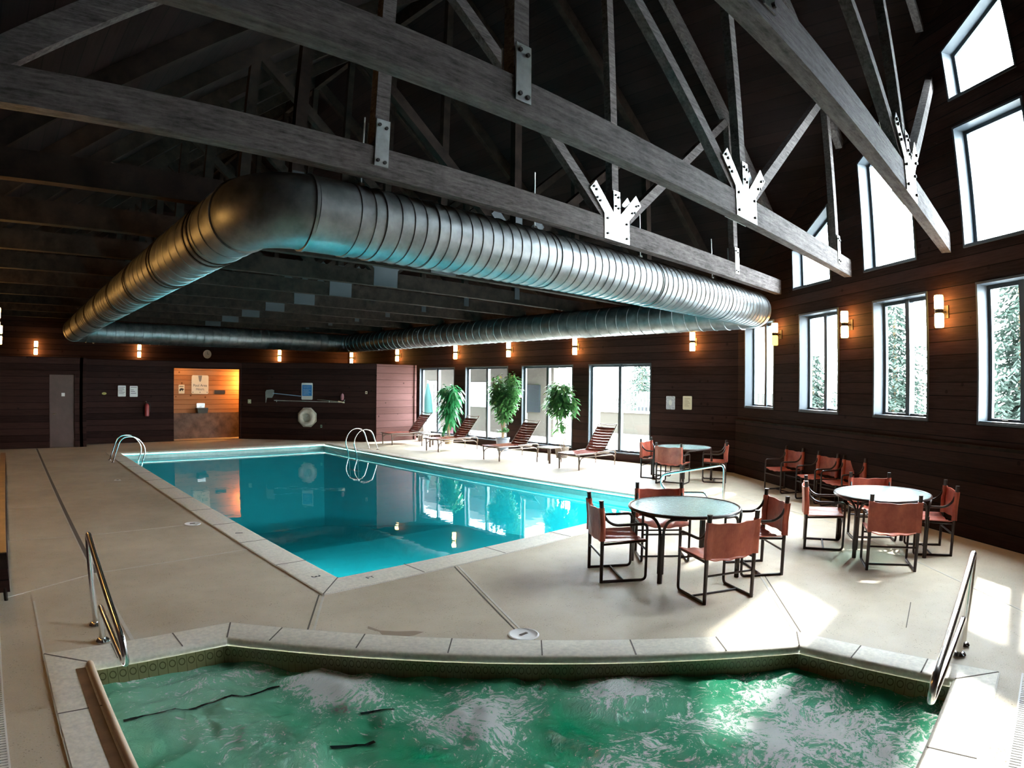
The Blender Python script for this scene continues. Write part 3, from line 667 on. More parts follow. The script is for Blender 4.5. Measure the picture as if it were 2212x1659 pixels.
for x, lb in ((0.9, 'lit amber sconce at far left above the utility room'), (4.56, 'small lit amber sconce left of the round clock'), (10.19, 'small lit amber sconce right of the round clock')):
    dup(sc1, (x, 24.2, 3.08), 0, lb)
for y, lb in ((6.6, 'lit amber sconce on the left wall, beyond the edge of the picture'), (9.95, 'lit amber sconce on the left wall, highest at the edge of the picture'), (13.2, 'lit amber sconce on the left wall, middle one at the edge of the picture'), (17.6, 'lit amber sconce on the left wall, lowest at the edge of the picture')):
    dup(sc1, (-0.40, y, 3.08), PI / 2, lb)
al = thing('ceiling_lamp', 'small lit lamp under the lintel of the orange alcove', 'lamp', (5.75, 21.95, 2.55)); MB().lathe([(0.05, -0.01), (0.09, -0.03), (0.09, -0.07), (0.05, -0.09)], 16).build('lamp_shade', 'lamp', al, True); MB().cyl((0, 0, -0.015), 0.06, 0.03).build('base', 'bronze', al)
pl = bpy.data.lights.new('alcove_bulb', 'POINT'); pl.energy = 40; pl.color = (1.0, 0.45, 0.12); pl.shadow_soft_size = 0.07; po = bpy.data.objects.new('alcove_bulb', pl); C.objects.link(po); po.location = (8.0, 22.0, 2.05)
al2 = thing('wall_lamp', 'amber lamp round the right hand corner of the orange alcove', 'lamp', (8.345, 22.05, 2.05)); MB().lathe([(0.04, -0.1), (0.055, -0.08), (0.055, 0.08), (0.04, 0.1)], 14, Matrix.Translation((-0.09, 0, 0))).build('lamp_shade', 'lamp', al2, True); MB().box(-0.04, 0, -0.03, 0.03, -0.05, 0.05).build('backplate', 'bronze', al2)

# ------------------------------------------------------------------ signs and wall things (local x right, z up, -y to room)
def sign(name, label, cat, P, X, w, h, mat='white', t=0.012):
    T = thing(name, label, cat, P, math.atan2(X[1], X[0])); m = MB(); r = min(w, h) * 0.08
    R = Matrix([[1, 0, 0, 0], [0, 0, -1, 0], [0, 1, 0, 0], [0, 0, 0, 1]])
    pts = []
    for cx, cz, a in ((w / 2 - r, h / 2 - r, 0), (-w / 2 + r, h / 2 - r, PI / 2), (-w / 2 + r, -h / 2 + r, PI), (w / 2 - r, -h / 2 + r, 1.5 * PI)):
        for k in range(4): pts.append((cx + r * math.cos(a + k * PI / 6), cz + r * math.sin(a + k * PI / 6)))
    m.prism(pts, 0, t, M=R); m.build('board', mat, T); return T
RS = Matrix([[1, 0, 0, 0], [0, 0, -1, 0], [0, 1, 0, 0], [0, 0, 0, 1]])
def sm_(x, z, y=-0.0125): return Matrix.Translation((x, y, z)) @ RS
def lines(T, x0, x1, zs, h, mat='black'):
    m = MB()
    for z, f in zs: m.box(x0, x0 + (x1 - x0) * f, -0.0135, -0.012, z - h / 2, z + h / 2)
    m.build('printed_lines', mat, T)
T = sign('notice_board', 'large cream hours sign on the orange alcove wall', 'sign', (6.42, 22.395, 1.89), (1, 0), 0.62, 0.66, 'cream')
text('Pool Area', 0.125, 'black', T, sm_(0, -0.03)); text('Hours', 0.12, 'black', T, sm_(0, -0.16))
MB().prism([(-0.07, 0.32), (0.07, 0.32), (0.04, 0.14), (0.0, 0.09), (-0.04, 0.14)], 0.0122, 0.014, M=RS).build('printed_emblem', simple('grey_print', (0.22, 0.2, 0.17), 0.6), T)
for x in (-0.26, 0, 0.26): MB().box(x - 0.01, x + 0.01, -0.0135, -0.012, -0.29, -0.25).build('printed_mark', 'black', T)
T = sign('bear_notice', 'small cream notice with black bear silhouette, left in the orange alcove', 'sign', (5.75, 22.395, 1.73), (1, 0), 0.21, 0.31, 'cream')
bear = [(-0.075, -0.05), (-0.08, -0.01), (-0.06, 0.025), (-0.02, 0.045), (0.03, 0.04), (0.05, 0.03), (0.075, 0.02), (0.09, -0.01), (0.07, -0.015), (0.055, -0.01), (0.05, -0.06), (0.03, -0.06), (0.025, -0.025), (-0.02, -0.025), (-0.03, -0.06), (-0.05, -0.06), (-0.05, -0.03), (-0.06, -0.06), (-0.075, -0.06)]
MB().prism(bear, 0.0122, 0.014, M=RS @ Matrix.Translation((0, -0.01, 0))).build('bear_silhouette', 'black', T); lines(T, -0.08, 0.08, [(0.10, 1), (0.08, .8)], 0.012)
T = sign('wall_plaque', 'small dark plaque right of the cream hours sign', 'plaque', (7.16, 22.395, 1.63), (1, 0), 0.40, 0.13, 'bronze')
T = thing('drinking_fountain', 'dark drinking fountain in the orange alcove, below the signs', 'drinking fountain', (6.44, 22.38, 1.0))
MB().prism([(-0.17, -0.10), (0.17, -0.10), (0.2, 0.08), (-0.2, 0.08)], 0, 0.30, M=RS).build('basin', 'bronze', T); MB().box(-0.15, 0.15, -0.03, 0, 0.08, 0.24).build('splash_guard', 'steel', T); MB().tube([(0, -0.1, 0.08), (0, -0.1, 0.13), (0, -0.13, 0.14)], 0.01).build('spout', 'steel', T, True)
T = sign('safety_notice', 'pale laminated notice left of its twin on the dark far wall', 'sign', (3.54, 21.595, 1.67), (1, 0), 0.26, 0.35, 'white'); lines(T, -0.1, 0.1, [(0.12 - .04 * k, (1, .8, .9, .6)[k % 4]) for k in range(6)], 0.012)
T = sign('safety_notice', 'pale laminated notice nearer the fire extinguisher on the dark far wall', 'sign', (3.93, 21.595, 1.66), (1, 0), 0.26, 0.35, 'white'); lines(T, -0.1, 0.1, [(0.13, 1), (0.05, .5), (0.0, .7), (-.06, .9)], 0.014)
T = thing('oval_sticker', 'small yellow oval sign left of the notices on the dark wall', 'sign', (2.97, 21.598, 1.59)); MB().prism([(0.075 * math.cos(k * PI / 10), 0.04 * math.sin(k * PI / 10)) for k in range(20)], 0, 0.006, M=RS).build('board', simple('yellow_print', (0.55, 0.5, 0.12), 0.5), T)
T = thing('fire_extinguisher', 'dim red fire extinguisher hung left of the alcove', 'fire extinguisher', (4.35, 21.50, 0.85))
MB().lathe([(0.05, 0.0), (0.075, 0.02), (0.075, 0.34), (0.05, 0.40), (0.025, 0.42)], 16).build('cylinder', 'red', T, True); MB().tube([(0, 0, 0.42), (-0.02, -0.01, 0.50), (-0.09, -0.02, 0.47)], 0.012).build('handle', 'steel', T, True); MB().tube(fillet([(0.02, 0, 0.45), (0.11, 0, 0.42), (0.11, 0, 0.15)], 0.05), 0.009).build('hose', 'black', T, True); MB().box(-0.03, 0.03, 0.07, 0.10, 0.2, 0.3).build('bracket', 'bronze', T)
T = thing('wall_clock', 'round white clock high on the far wall', 'clock', (7.2, 24.19, 3.05)); R2 = Matrix.Rotation(PI / 2, 4, 'X')
MB().lathe([(0.155, 0.0), (0.165, 0.02), (0.15, 0.035)], 28, R2).build('rim', 'white', T, True); MB().lathe([(0.145, 0.036), (0.14, 0.038)], 28, R2).build('dial', 'white', T)
MB().box(-0.006, 0.006, -0.042, -0.039, 0, 0.10).build('minute_hand', 'black', T); MB().box(0, 0.07, -0.042, -0.039, -0.006, 0.006).build('hour_hand', 'black', T)
# diagonal wall
DX = (3.6, -3.3)
def dpt(s, z, off=0.0):
    p = D_M @ Vector((s, -off, z)); return (p.x, p.y, p.z)
s_ = lambda x: (x - 7.7) / 3.6 * dl
T = thing('life_ring', 'weathered white life ring on an octagonal backboard, dark diagonal wall', 'life ring', dpt(s_(9.51), 0.80), math.atan2(-3.3, 3.6))
MB().prism([(0.36 * math.cos(k * PI / 4 + PI / 8), 0.36 * math.sin(k * PI / 4 + PI / 8)) for k in range(8)], 0.003, 0.02, M=RS).build('backboard', 'ring', T)
MB().tube([(0.225 * math.cos(k * PI / 16), -0.09, 0.225 * math.sin(k * PI / 16)) for k in range(32)], 0.085, 14, closed=True).build('ring', 'ring', T, True)
MB().tube(fillet([(-0.02, -0.06, 0.14), (0.0, -0.10, 0.02), (0.05, -0.08, 0.11)], 0.02), 0.009).build('rope', 'white', T, True)
T = sign('rules_sign', 'blue and white pool rules sign above the life ring', 'sign', dpt(s_(9.5), 1.70), DX, 0.40, 0.58, 'white')
MB().box(-0.175, 0.175, -0.0135, -0.012, -0.16, 0.22).build('blue_panel', 'blue', T); lines(T, -0.14, 0.14, [(0.17, 1), (0.12, .9)] + [(0.06 - .035 * k, (1, .7, .85)[k % 3]) for k in range(6)], 0.010, 'white'); 
T = thing('rescue_pole', 'long silver rescue pole racked level on the diagonal wall', 'pole', dpt(s_(9.4), 1.37), math.atan2(-3.3, 3.6))
MB().tube([(-1.05, -0.06, 0.0), (1.35, -0.06, -0.03)], 0.014).build('shaft', 'galv', T, True)
for x in (-0.95, 0.95): MB().tube(fillet([(x, 0, 0.05), (x, -0.05, -0.05), (x, -0.09, -0.05), (x, -0.09, 0.02)], 0.02), 0.01).build('bracket', 'steel', T, True)
MB().tube(fillet([(1.35, -0.06, -0.03), (1.45, -0.06, -0.04), (1.5, -0.06, 0.06)], 0.05), 0.012).build('hook', 'steel', T, True)
T = thing('skimmer_net', 'grey leaf net on a pale blue pole, left of the rules sign', 'net', dpt(s_(8.5), 1.58), math.atan2(-3.3, 3.6))
MB().prism([(-0.15, -0.30), (-0.10, -0.12), (0.08, -0.12), (0.15, 0.0), (0.16, 0.14), (0.08, 0.17), (-0.12, 0.15), (-0.16, 0.08)], 0.02, 0.05, M=RS).build('net', 'net', T); MB().tube([(0.12, -0.05, 0.04), (1.15, -0.05, -0.05)], 0.012).build('shaft', simple('pale_blue_pole', (0.3, 0.5, 0.75), 0.4), T, True)
T = thing('short_pole', 'short grey pole racked right of the rules sign', 'pole', dpt(s_(10.05), 1.40), math.atan2(-3.3, 3.6)); MB().tube([(-0.35, -0.12, 0.03), (0.40, -0.12, -0.03)], 0.015).build('shaft', 'steel', T, True); MB().tube([(0.4, -0.12, -0.03), (0.62, -0.12, -0.07)], 0.02).build('grip', 'cream', T, True)
T = thing('hanging_bag', 'small dull pink bag hung near the right end of the rescue pole', 'bag', dpt(s_(10.44), 1.53), math.atan2(-3.3, 3.6)); MB().lathe([(0.02, 0.11), (0.05, 0.08), (0.065, -0.02), (0.05, -0.1), (0.02, -0.12)], 12, Matrix.Translation((0, -0.08, 0))).build('pouch', simple('dull_pink_cloth', (0.28, 0.12, 0.14), 0.8), T, True); MB().tube([(0, -0.08, 0.1), (0, -0.02, 0.16)], 0.006).build('strap', 'black', T)
T = sign('light_switch', 'pale green switch plate just right of the alcove', 'switch', dpt(s_(7.93), 1.32), DX, 0.12, 0.14, simple('pale_green_plastic', (0.45, 0.52, 0.34), 0.5)); MB().box(-0.012, 0.012, -0.025, -0.012, -0.02, 0.02).build('toggle', 'white', T)
T = sign('thermostat', 'tiny pale round thermostat on the dark wall left of the rosy boards', 'thermostat', dpt(s_(11.05), 1.68), DX, 0.07, 0.09, 'cream'); MB().cyl((0, 0, 0.012), 0.02, 0.01, M=RS).build('dial', 'bronze', T)
T = sign('wall_socket', 'tiny green-lit socket low right of the life ring', 'socket', dpt(s_(9.88), 0.50), DX, 0.06, 0.10, simple('pale_green_socket', (0.25, 0.42, 0.28), 0.5)); MB().box(-0.012, 0.012, -0.016, -0.012, -0.025, 0.025).build('slot', 'black', T)
T = thing('security_camera', 'tiny white security camera high on the far wall at left', 'camera', (2.9, 24.19, 3.35)); MB().tube([(0, 0, 0), (0, -0.1, 0.0)], 0.02).build('mount', 'white', T, True); MB().lathe([(0.03, -0.07), (0.04, -0.06), (0.04, 0.06), (0.03, 0.07)], 14, Matrix.Translation((0, -0.13, 0)) @ Matrix.Rotation(1.2, 4, 'X')).build('housing', 'white', T, True)
# glass wall notices
T = sign('paper_notice', 'grey picture notice right of the glass doors, left of its twin', 'sign', (13.455, 8.18, 1.59), (0, -1), 0.25, 0.33, simple('grey_printed_paper', (0.5, 0.5, 0.55), 0.5, var=0.4, scale=25)); MB().prism([(0.05 * math.cos(k * PI / 6), 0.07 * math.sin(k * PI / 6)) for k in range(12)], 0.0122, 0.0135, M=RS).build('printed_figure', 'white', T)
T = sign('paper_notice', 'white text notice right of the glass doors, nearer the corner', 'sign', (13.455, 7.70, 1.60), (0, -1), 0.25, 0.33, 'cream'); lines(T, -0.08, 0.08, [(0.10 - .035 * k, (1, .6, .8)[k % 3]) for k in range(6)], 0.008, simple('brown_print', (0.35, 0.2, 0.12), .6))

# ------------------------------------------------------------------ sling armchairs (origin at centre of base, facing +x)
def make_chair():
    t = thing('sling_armchair', 'x', 'chair')
    W = 0.27; B = -0.235; F = 0.235; r = 0.015
    for s in (-1, 1):
        y = s * W
        MB().tube([(B, y, 0.0), (B, y, 0.60), (B - 0.02, y, 0.845)], 0.020, 10, rs=[0.018, 0.021, 0.024]).build('rear_post', 'brown', t, True)
        MB().cyl((B - 0.02, y, 0.845), 0.026, 0.008, 12).build('post_cap', 'bronze', t)
        arm = fillet([(B - 0.01, y, 0.74), (B + 0.05, y, 0.64), (B + 0.13, y, 0.595), (F, y, 0.60), (F, y, 0.012), (B, y, 0.012)], 0.05, 5)
        arm[0] = Vector((B, y, 0.74))
        MB().tube(arm, r, 8).build('arm_leg', 'brown', t, True)
        MB().tube([(B, y, 0.40), (F, y, 0.425)], 0.013, 8).build('seat_rail', 'brown', t, True)
    for bx, bz in ((0, 0.012), (B, 0.27), (F, 0.33)): MB().tube([(bx, -W, bz), (bx, W, bz)], 0.011, 8).build('cross_bar', 'brown', t, True)
    # seat sling: sagging sheet with thickness
    def sheet(f, nu, nv, th, name):
        vs = []; 
        for i in range(nu + 1):
            for j in range(nv + 1): vs.append(f(i / nu, j / nv, 0))
        for i in range(nu + 1):
            for j in range(nv + 1): vs.append(f(i / nu, j / nv, th))
        n = (nu + 1) * (nv + 1); fs = []
        for i in range(nu):
            for j in range(nv):
                a = i * (nv + 1) + j; q = (a, a + nv + 1, a + nv + 2, a + 1); fs.append(tuple(x + n for x in q)); fs.append(q[::-1])
        for i in range(nu):
            for j in (0, nv): a = i * (nv + 1) + j; q = (a, a + nv + 1, a + nv + 1 + n, a + n); fs.append(q if j == 0 else q[::-1])
        for j in range(nv):
            for i in (0, nu): a = i * (nv + 1) + j; q = (a + 1, a, a + n, a + 1 + n); fs.append(q if i == 0 else q[::-1])
        return MB().add(vs, fs).build(name, 'sling', t, True)
    def seat(u, v, th):
        x = B + 0.02 + u * (F - B - 0.03); y = (v * 2 - 1) * (W + 0.014); sag = 0.035 * (1 - (v * 2 - 1) ** 2); wr = 0.006 * math.sin(v * 22 + u * 5) * (1 - (2 * v - 1) ** 4)
        return (x, y, 0.425 + u * 0.012 - sag + wr + th)
    sheet(seat, 10, 22, 0.009, 'seat')
    def back(u, v, th):
        z = 0.44 + u * 0.34; y = (v * 2 - 1) * (W + 0.028); bow = 0.045 * (1 - (v * 2 - 1) ** 2); xx = B - 0.02 * max(0, (z - .6) / .245)
        top = -0.018 * (1 - (v * 2 - 1) ** 2) * u + 0.004 * math.sin(v * 17 + u * 3)
        edge = 0.022 if abs(v * 2 - 1) > 0.9 else 0
        return (xx - bow - 0.012 - edge * 0.3 + th - (0.012 if edge else 0), y, z + top)
    bk = sheet(back, 8, 22, 0.012, 'backrest')
    for s in (-1, 1): MB().tube([(B, s * W, 0.44), (B, s * W, 0.60), (B - 0.015, s * W, 0.78)], 0.031, 10).build('sleeve', 'sling', bk, True)
    return t
ch0 = make_chair()
used = [False]
def chair(mx, my, deg, label, group):
    a = math.radians(deg); p = (mx + 0.235 * math.cos(a), my + 0.235 * math.sin(a), 0)
    if not used[0]:
        used[0] = True; ch0.location = p; ch0.rotation_euler = (0, 0, a); ch0['label'] = label; ch0['group'] = group
    else: dup(ch0, p, a, label, group)
g1 = 'chairs around the nearest glass table'; g2 = 'chairs around the right hand glass table'; g3 = 'chairs around the far glass table'; g4 = 'spare chairs along the window wall'
chair(5.27, 2.50, 62, 'russet sling armchair with its back to the hot tub, nearest table', g1)
chair(5.09, 3.96, -38, 'russet sling armchair beside the pool corner, nearest table', g1)
chair(6.56, 2.61, 137, 'russet sling armchair on the right side of the nearest table, toward the window wall', g1)
chair(6.34, 3.98, -137, 'russet sling armchair behind the nearest table, facing the hot tub', g1)
chair(7.86, 2.69, -70, 'russet sling armchair on the left of the right hand table', g2)
chair(7.19, 1.42, 23, 'russet sling armchair with its back to the camera at the right hand table', g2)
chair(8.46, 1.00, 113, 'russet sling armchair at the right end of the right hand table', g2)
chair(8.89, 2.13, -152, 'russet sling armchair behind the right hand table, facing the camera', g2)
chair(11.62, 7.66, -82, 'russet sling armchair at the far table, left in front of the glass door', g3)
chair(10.92, 6.66, 8, 'russet sling armchair at the far table with its back to the pool', g3)
chair(12.10, 5.97, 118, 'russet sling armchair at the right end of the far table', g3)
chair(11.85, 4.36, 146, 'shadowed sling armchair against the window wall, nearest the far table', g4)
chair(11.20, 3.48, 146, 'shadowed sling armchair against the window wall, middle of the three', g4)
chair(10.78, 2.88, 146, 'shadowed sling armchair against the window wall, behind the right hand table', g4)

# ------------------------------------------------------------------ round glass tables
def make_table(label, loc, rz):
    t = thing('patio_table', label, 'table', loc, rz, 'round glass patio tables'); R = 0.60; H = 0.70
    MB().tube([(R * math.cos(k * PI / 24), R * math.sin(k * PI / 24), H - 0.006) for k in range(48)], 0.018, 8, closed=True).build('rim', 'brown', t, True)
    MB().cyl((0, 0, H - 0.006), R - 0.005, 0.010, 64).build('tabletop', 'tabletop', t)
    for k in range(4):
        a = k * PI / 2; lg = MB(); c = Vector((math.cos(a), math.sin(a), 0)); sd = Vector((-c.y, c.x, 0))
        lg.tube([c * (R + 0.02), c * (R + 0.02) + Vector((0, 0, 0.50))], 0.026, 10)
        for s in (-1, 1):
            a2 = a + s * 0.42; p = Vector((math.cos(a2), math.sin(a2), 0)) * (R - 0.0)
            b = c * (R + 0.015) + sd * (s * 0.020)
            q = Vector((math.cos(a + s * .14), math.sin(a + s * .14), 0)) * (R + 0.02)
            lg.tube(fillet([b + Vector((0, 0, 0.10)), b + Vector((0, 0, 0.58)), q + Vector((0, 0, 0.675)), p + Vector((0, 0, 0.680))], 0.10, 6), 0.016, 8)
        lg.build('leg', 'brown', t, True)
    return t
tb = make_table('round pebbled glass patio table nearest the pool corner and hot tub', (5.92, 3.39, 0), math.radians(9))
dup(tb, (8.13, 1.78, 0), math.radians(75), 'round pebbled glass patio table at right, near the window wall')
dup(tb, (11.72, 6.80, 0), math.radians(32), 'round glass patio table in the far corner by the notices')

# ------------------------------------------------------------------ loungers (foot end at local x=0, head toward +x)
def make_lounger():
    t = thing('chaise_lounge', 'x', 'lounger'); W = 0.30
    fr = MB()
    for s in (-1, 1):
        fr.tube(fillet([(-0.10, s * (W - 0.02), 0.365), (0.0, s * W, 0.37), (1.25, s * W, 0.345)], 0.03), 0.017, 8)
        MB().tube([(0.0, s * W, 0.355), (0.02, s * W, 0.18), (0.02, s * W, 0.0)], 0.020, 8).build('leg', 'lframe', t, True)
        MB().tube([(1.50, s * W, 0.25), (1.50, s * W, 0.0)], 0.014, 8).build('leg', 'lframe', t, True)
        MB().tube(fillet([(0.02, s * (W + 0.01), 0.14), (0.06, s * (W + 0.01), 0.26), (0.18, s * (W + .01), 0.30), (1.40, s * (W + .01), 0.27), (1.5, s * W, 0.2)], 0.06), 0.014, 8).build('side_rail', 'lframe', t, True)
        MB().tube(fillet([(0.7, s * (W + 0.015), 0.37), (1.05, s * (W + 0.02), 0.38), (1.44, s * (W + .02), 0.385), (1.52, s * (W + .01), 0.32), (1.5, s * W, 0.14)], 0.07), 0.017, 8).build('arm_rail', 'lframe', t, True)
    for x in (0.0, 1.25): fr.tube([(x, -W, 0.35), (x, W, 0.35)], 0.015, 8)
    fr.build('frame', 'lframe', t, True)
    def strap(p0, p1, n, mat, name, par, sag=0.012):
        m = MB(); p0 = Vector(p0); p1 = Vector(p1)
        for k in range(n):
            a = p0.lerp(p1, (k + 0.06) / n); b = p0.lerp(p1, (k + 0.94) / n); nr = (b - a).cross(Vector((0, 1, 0))).normalized() * -1
            if nr.z < 0: nr = -nr
            Q = 6; vs = []
            for q in range(Q + 1):
                y = (q / Q * 2 - 1) * (W - 0.005); d = -sag * (1 - (q / Q * 2 - 1) ** 2)
                for p in (a, b): vs.append(p + Vector((0, y, 0)) + nr * (d + 0.008)); vs.append(p + Vector((0, y, 0)) + nr * d)
            fs = []
            for q in range(Q):
                i = q * 4; fs += [(i, i + 2, i + 6, i + 4), (i + 1, i + 5, i + 7, i + 3), (i, i + 4, i + 5, i + 1), (i + 2, i + 3, i + 7, i + 6)]
            m.add(vs, fs)
        return m.build(name, mat, par, True, 50)
    strap((-0.06, 0, 0.385), (1.02, 0, 0.375), 9, 'lsling', 'seat', t)
    bt = Vector((1.60, 0, 1.02)); bb = Vector((1.02, 0, 0.36))
    bf = MB()
    for s in (-1, 1):
        bf.tube([bb + Vector((0, s * (W - 0.02), 0)), bt + Vector((0, s * (W - 0.02), 0))], 0.013, 8)
    bf.tube(fillet([bt + Vector((0, -W + 0.02, 0)), bt + Vector((0.02, -0.1, -0.03)), bt + Vector((0.02, 0.1, -0.03)), bt + Vector((0, W - 0.02, 0))], 0.1), 0.012, 8)
    bf.tube([bb.lerp(bt, .87) + Vector((0, -W + 0.02, 0)), bb.lerp(bt, .87) + Vector((0, W - 0.02, 0))], 0.010, 8)
    o = bf.build('backrest_frame', 'lframe', t, True)
    strap(bb, bb.lerp(bt, 0.87), 9, 'lsling', 'backrest', t, 0.02)
    for s in (-1, 1): MB().tube([bb.lerp(bt, .45) + Vector((0, s * .2, -0.01)), (1.33, s * .2, 0.30)], 0.009, 6).build('prop', 'lframe', t, True)
    MB().tube([(1.33, -0.3, 0.30), (1.33, 0.3, 0.30)], 0.009, 6).build('prop_bar', 'lframe', t, True)
    return t
lo = make_lounger(); lo.location = (11.22, 9.60, 0); lo.rotation_euler[2] = math.radians(2); lo['label'] = 'red-brown strap lounger nearest the camera, before the brightest glass doors'; lo['group'] = 'loungers along the glass wall'
dup(lo, (10.98, 12.08, 0), math.radians(1), 'red-brown strap lounger in front of the thin-stemmed plant, second nearest', 'loungers along the glass wall')
dup(lo, (11.08, 14.80, 0), math.radians(-1), 'red-brown strap lounger in front of the grey planter, third nearest', 'loungers along the glass wall')
dup(lo, (11.12, 17.32, 0), math.radians(-2), 'red-brown strap lounger before the rosy board wall, farthest away', 'loungers along the glass wall')
def make_side(label, loc):
    t = thing('side_table', label, 'side table', loc, 0, 'low side tables between loungers'); 
    m = MB().box(-0.23, 0.23, -0.23, 0.23, 0.385, 0.40); m.build('tabletop', simple('white_vinyl_top', (0.7, 0.66, 0.62), 0.3), t)
    for i in (-1, 1):
        MB().tube(fillet([(i * 0.21, -0.23, 0.0), (i * 0.21, -0.23, 0.385), (i * 0.21, 0.23, 0.385), (i * 0.21, 0.23, 0.0)], 0.09), 0.015, 8).build('leg_frame', 'lframe', t, True)
        MB().tube(fillet([(-0.23, i * 0.21, 0.0), (-0.23, i * 0.21, 0.385), (0.23, i * 0.21, 0.385), (0.23, i * 0.21, 0.0)], 0.09), 0.015, 8).build('leg_frame', 'lframe', t, True)
    return t
sd = make_side('low white-topped side table between the two nearest loungers', (11.90, 10.85, 0))
dup(sd, (12.0, 16.05, 0), 0, 'low white-topped side table between the two farthest loungers')

# ------------------------------------------------------------------ potted plants
def leafmesh(m, p, d, up, L, Wd, droop):
    d = Vector(d).normalized(); s = d.cross(Vector(up)); s = s.normalized() if s.length > 1e-3 else Vector((1, 0, 0)); n = s.cross(d)
    a = Vector(p); c1 = a + d * (L * .5) - Vector((0, 0, droop * .25)); c2 = a + d * L - Vector((0, 0, droop))
    m.add([a, a.lerp(c1, .5) + s * Wd * .35 + n * 0.004, c1 + s * Wd * .5, c1.lerp(c2, .55) + s * Wd * .33, c2, c1.lerp(c2, .55) - s * Wd * .33, c1 - s * Wd * .5, a.lerp(c1, .5) - s * Wd * .35 + n * 0.004, c1 - n * 0.008],
          [(0, 1, 8), (1, 2, 8), (2, 3, 8), (3, 4, 8), (4, 5, 8), (5, 6, 8), (6, 7, 8), (7, 0, 8)])
def plant(name, label, loc, pot, potmat, stems, stemr, leafmat, nleaf, L, Wd, droop, blobs, seed, low=()):
    t = thing(name, label, 'plant', loc, 0, None); rnd = random.Random(seed); ph, pr = pot
    MB().lathe([(pr * .72, 0), (pr * .80, 0.01), (pr * .98, ph * .85), (pr * 1.05, ph * .88), (pr * 1.05, ph), (pr * .95, ph), (pr * .92, ph * .9)], 24).build('pot', potmat, t, True)
    MB().cyl((0, 0, ph * .85), pr * .9, ph * .06, 20).build('soil', 'soil', t)
    st = MB()
    for (bx, by, tx, ty, tz) in stems:
        P = [Vector((bx, by, ph * .85)), Vector((bx * 1.4 + (tx - bx) * .2, by + (ty - by) * .25, ph + (tz - ph) * .4)), Vector((tx * .85, ty * .9, ph + (tz - ph) * .75)), Vector((tx, ty, tz))]
        st.tube(fillet(P, 0.3, 4), stemr, 6)
    st.build('stem', 'bark', t, True)
    m = MB()
    def one(c, r, k):
        for _ in range(k):
            while True:
                v = Vector((rnd.uniform(-1, 1), rnd.uniform(-1, 1), rnd.uniform(-1, 1)))
                if 0.15 < v.length < 1: break
            v = v * (0.6 + 0.4 * rnd.random()) ; p = Vector(c) + Vector((v.x * r[0], v.y * r[1], v.z * r[2]))
            d = Vector((v.x, v.y, rnd.uniform(-0.5, 0.4))) + Vector((rnd.uniform(-.5, .5), rnd.uniform(-.5, .5), 0)); sc = rnd.uniform(.75, 1.25)
            leafmesh(m, p, d, (0, 0, 1), L * sc, Wd * sc, droop * sc)
    tot = sum(b[1][0] * b[1][1] * b[1][2] for b in blobs)
    for c, r in blobs: one(c, r, int(nleaf * r[0] * r[1] * r[2] / tot))
    for c, r, k in low: one(c, r, k)
    m.build('foliage', leafmat, t, True, False)
    return t
plant('potted_tree', 'potted plant with long drooping deep green leaves, leftmost of the plants', (12.93, 16.32, 0), (0.26, 0.17), 'tanpot', [(0.02, 0.0, 0.0, 0.05, 1.5), (-0.03, 0.03, -0.05, -0.15, 1.6), (0, -.04, .05, .2, 1.7)], 0.018, 'leaf_a', 520, 0.26, 0.075, 0.20,
      [((0, 0.12, 1.75), (0.22, 0.30, 0.32)), ((0, -0.28, 1.65), (0.2, 0.26, 0.42)), ((0, 0.0, 1.20), (0.25, 0.38, 0.50)), ((0, 0.05, 0.72), (0.16, 0.25, 0.16))], 5)
plant('potted_ficus', 'bushy potted ficus in a blue grey pot, middle of the plants', (12.95, 13.72, 0), (0.40, 0.21), 'greypot', [(0.04 * math.cos(k), 0.05 * math.sin(k * 1.3), 0.12 * math.cos(k * 2.1), 0.14 * math.sin(k * 1.7), 1.3 + 0.06 * k) for k in range(8)], 0.011, 'leaf_b', 2100, 0.13, 0.07, 0.045,
      [((0, 0.25, 1.85), (0.28, 0.34, 0.52)), ((0, -0.38, 1.92), (0.26, 0.32, 0.50)), ((0, -0.05, 1.50), (0.32, 0.62, 0.50)), ((0, -.02, 1.05), (0.22, 0.36, 0.22))], 8, low=[((0, 0, 0.65), (0.15, 0.22, 0.14), 26)])
plant('potted_ficus', 'thin-stemmed potted ficus with bare lower stems in a brown pot, rightmost of the plants', (12.95, 11.33, 0), (0.30, 0.20), 'claypot', [(-0.03, 0.06, 0.0, 0.22, 1.35), (0.0, 0.02, 0.04, 0.06, 1.4), (0.03, -0.03, 0, -0.05, 1.4), (0.02, -0.08, 0, -0.14, 1.3)], 0.012, 'leaf_b', 1300, 0.16, 0.065, 0.08,
      [((0, 0.08, 1.82), (0.28, 0.46, 0.34)), ((0, 0.10, 1.50), (0.30, 0.52, 0.34)), ((0, -0.36, 1.45), (0.12, 0.14, 0.40)), ((0, 0.1, 1.25), (0.2, 0.30, 0.16))], 12, low=[((0, 0.14, 0.78), (0.12, 0.16, 0.12), 26), ((0, -0.02, 0.95), (0.15, 0.18, 0.12), 24)])

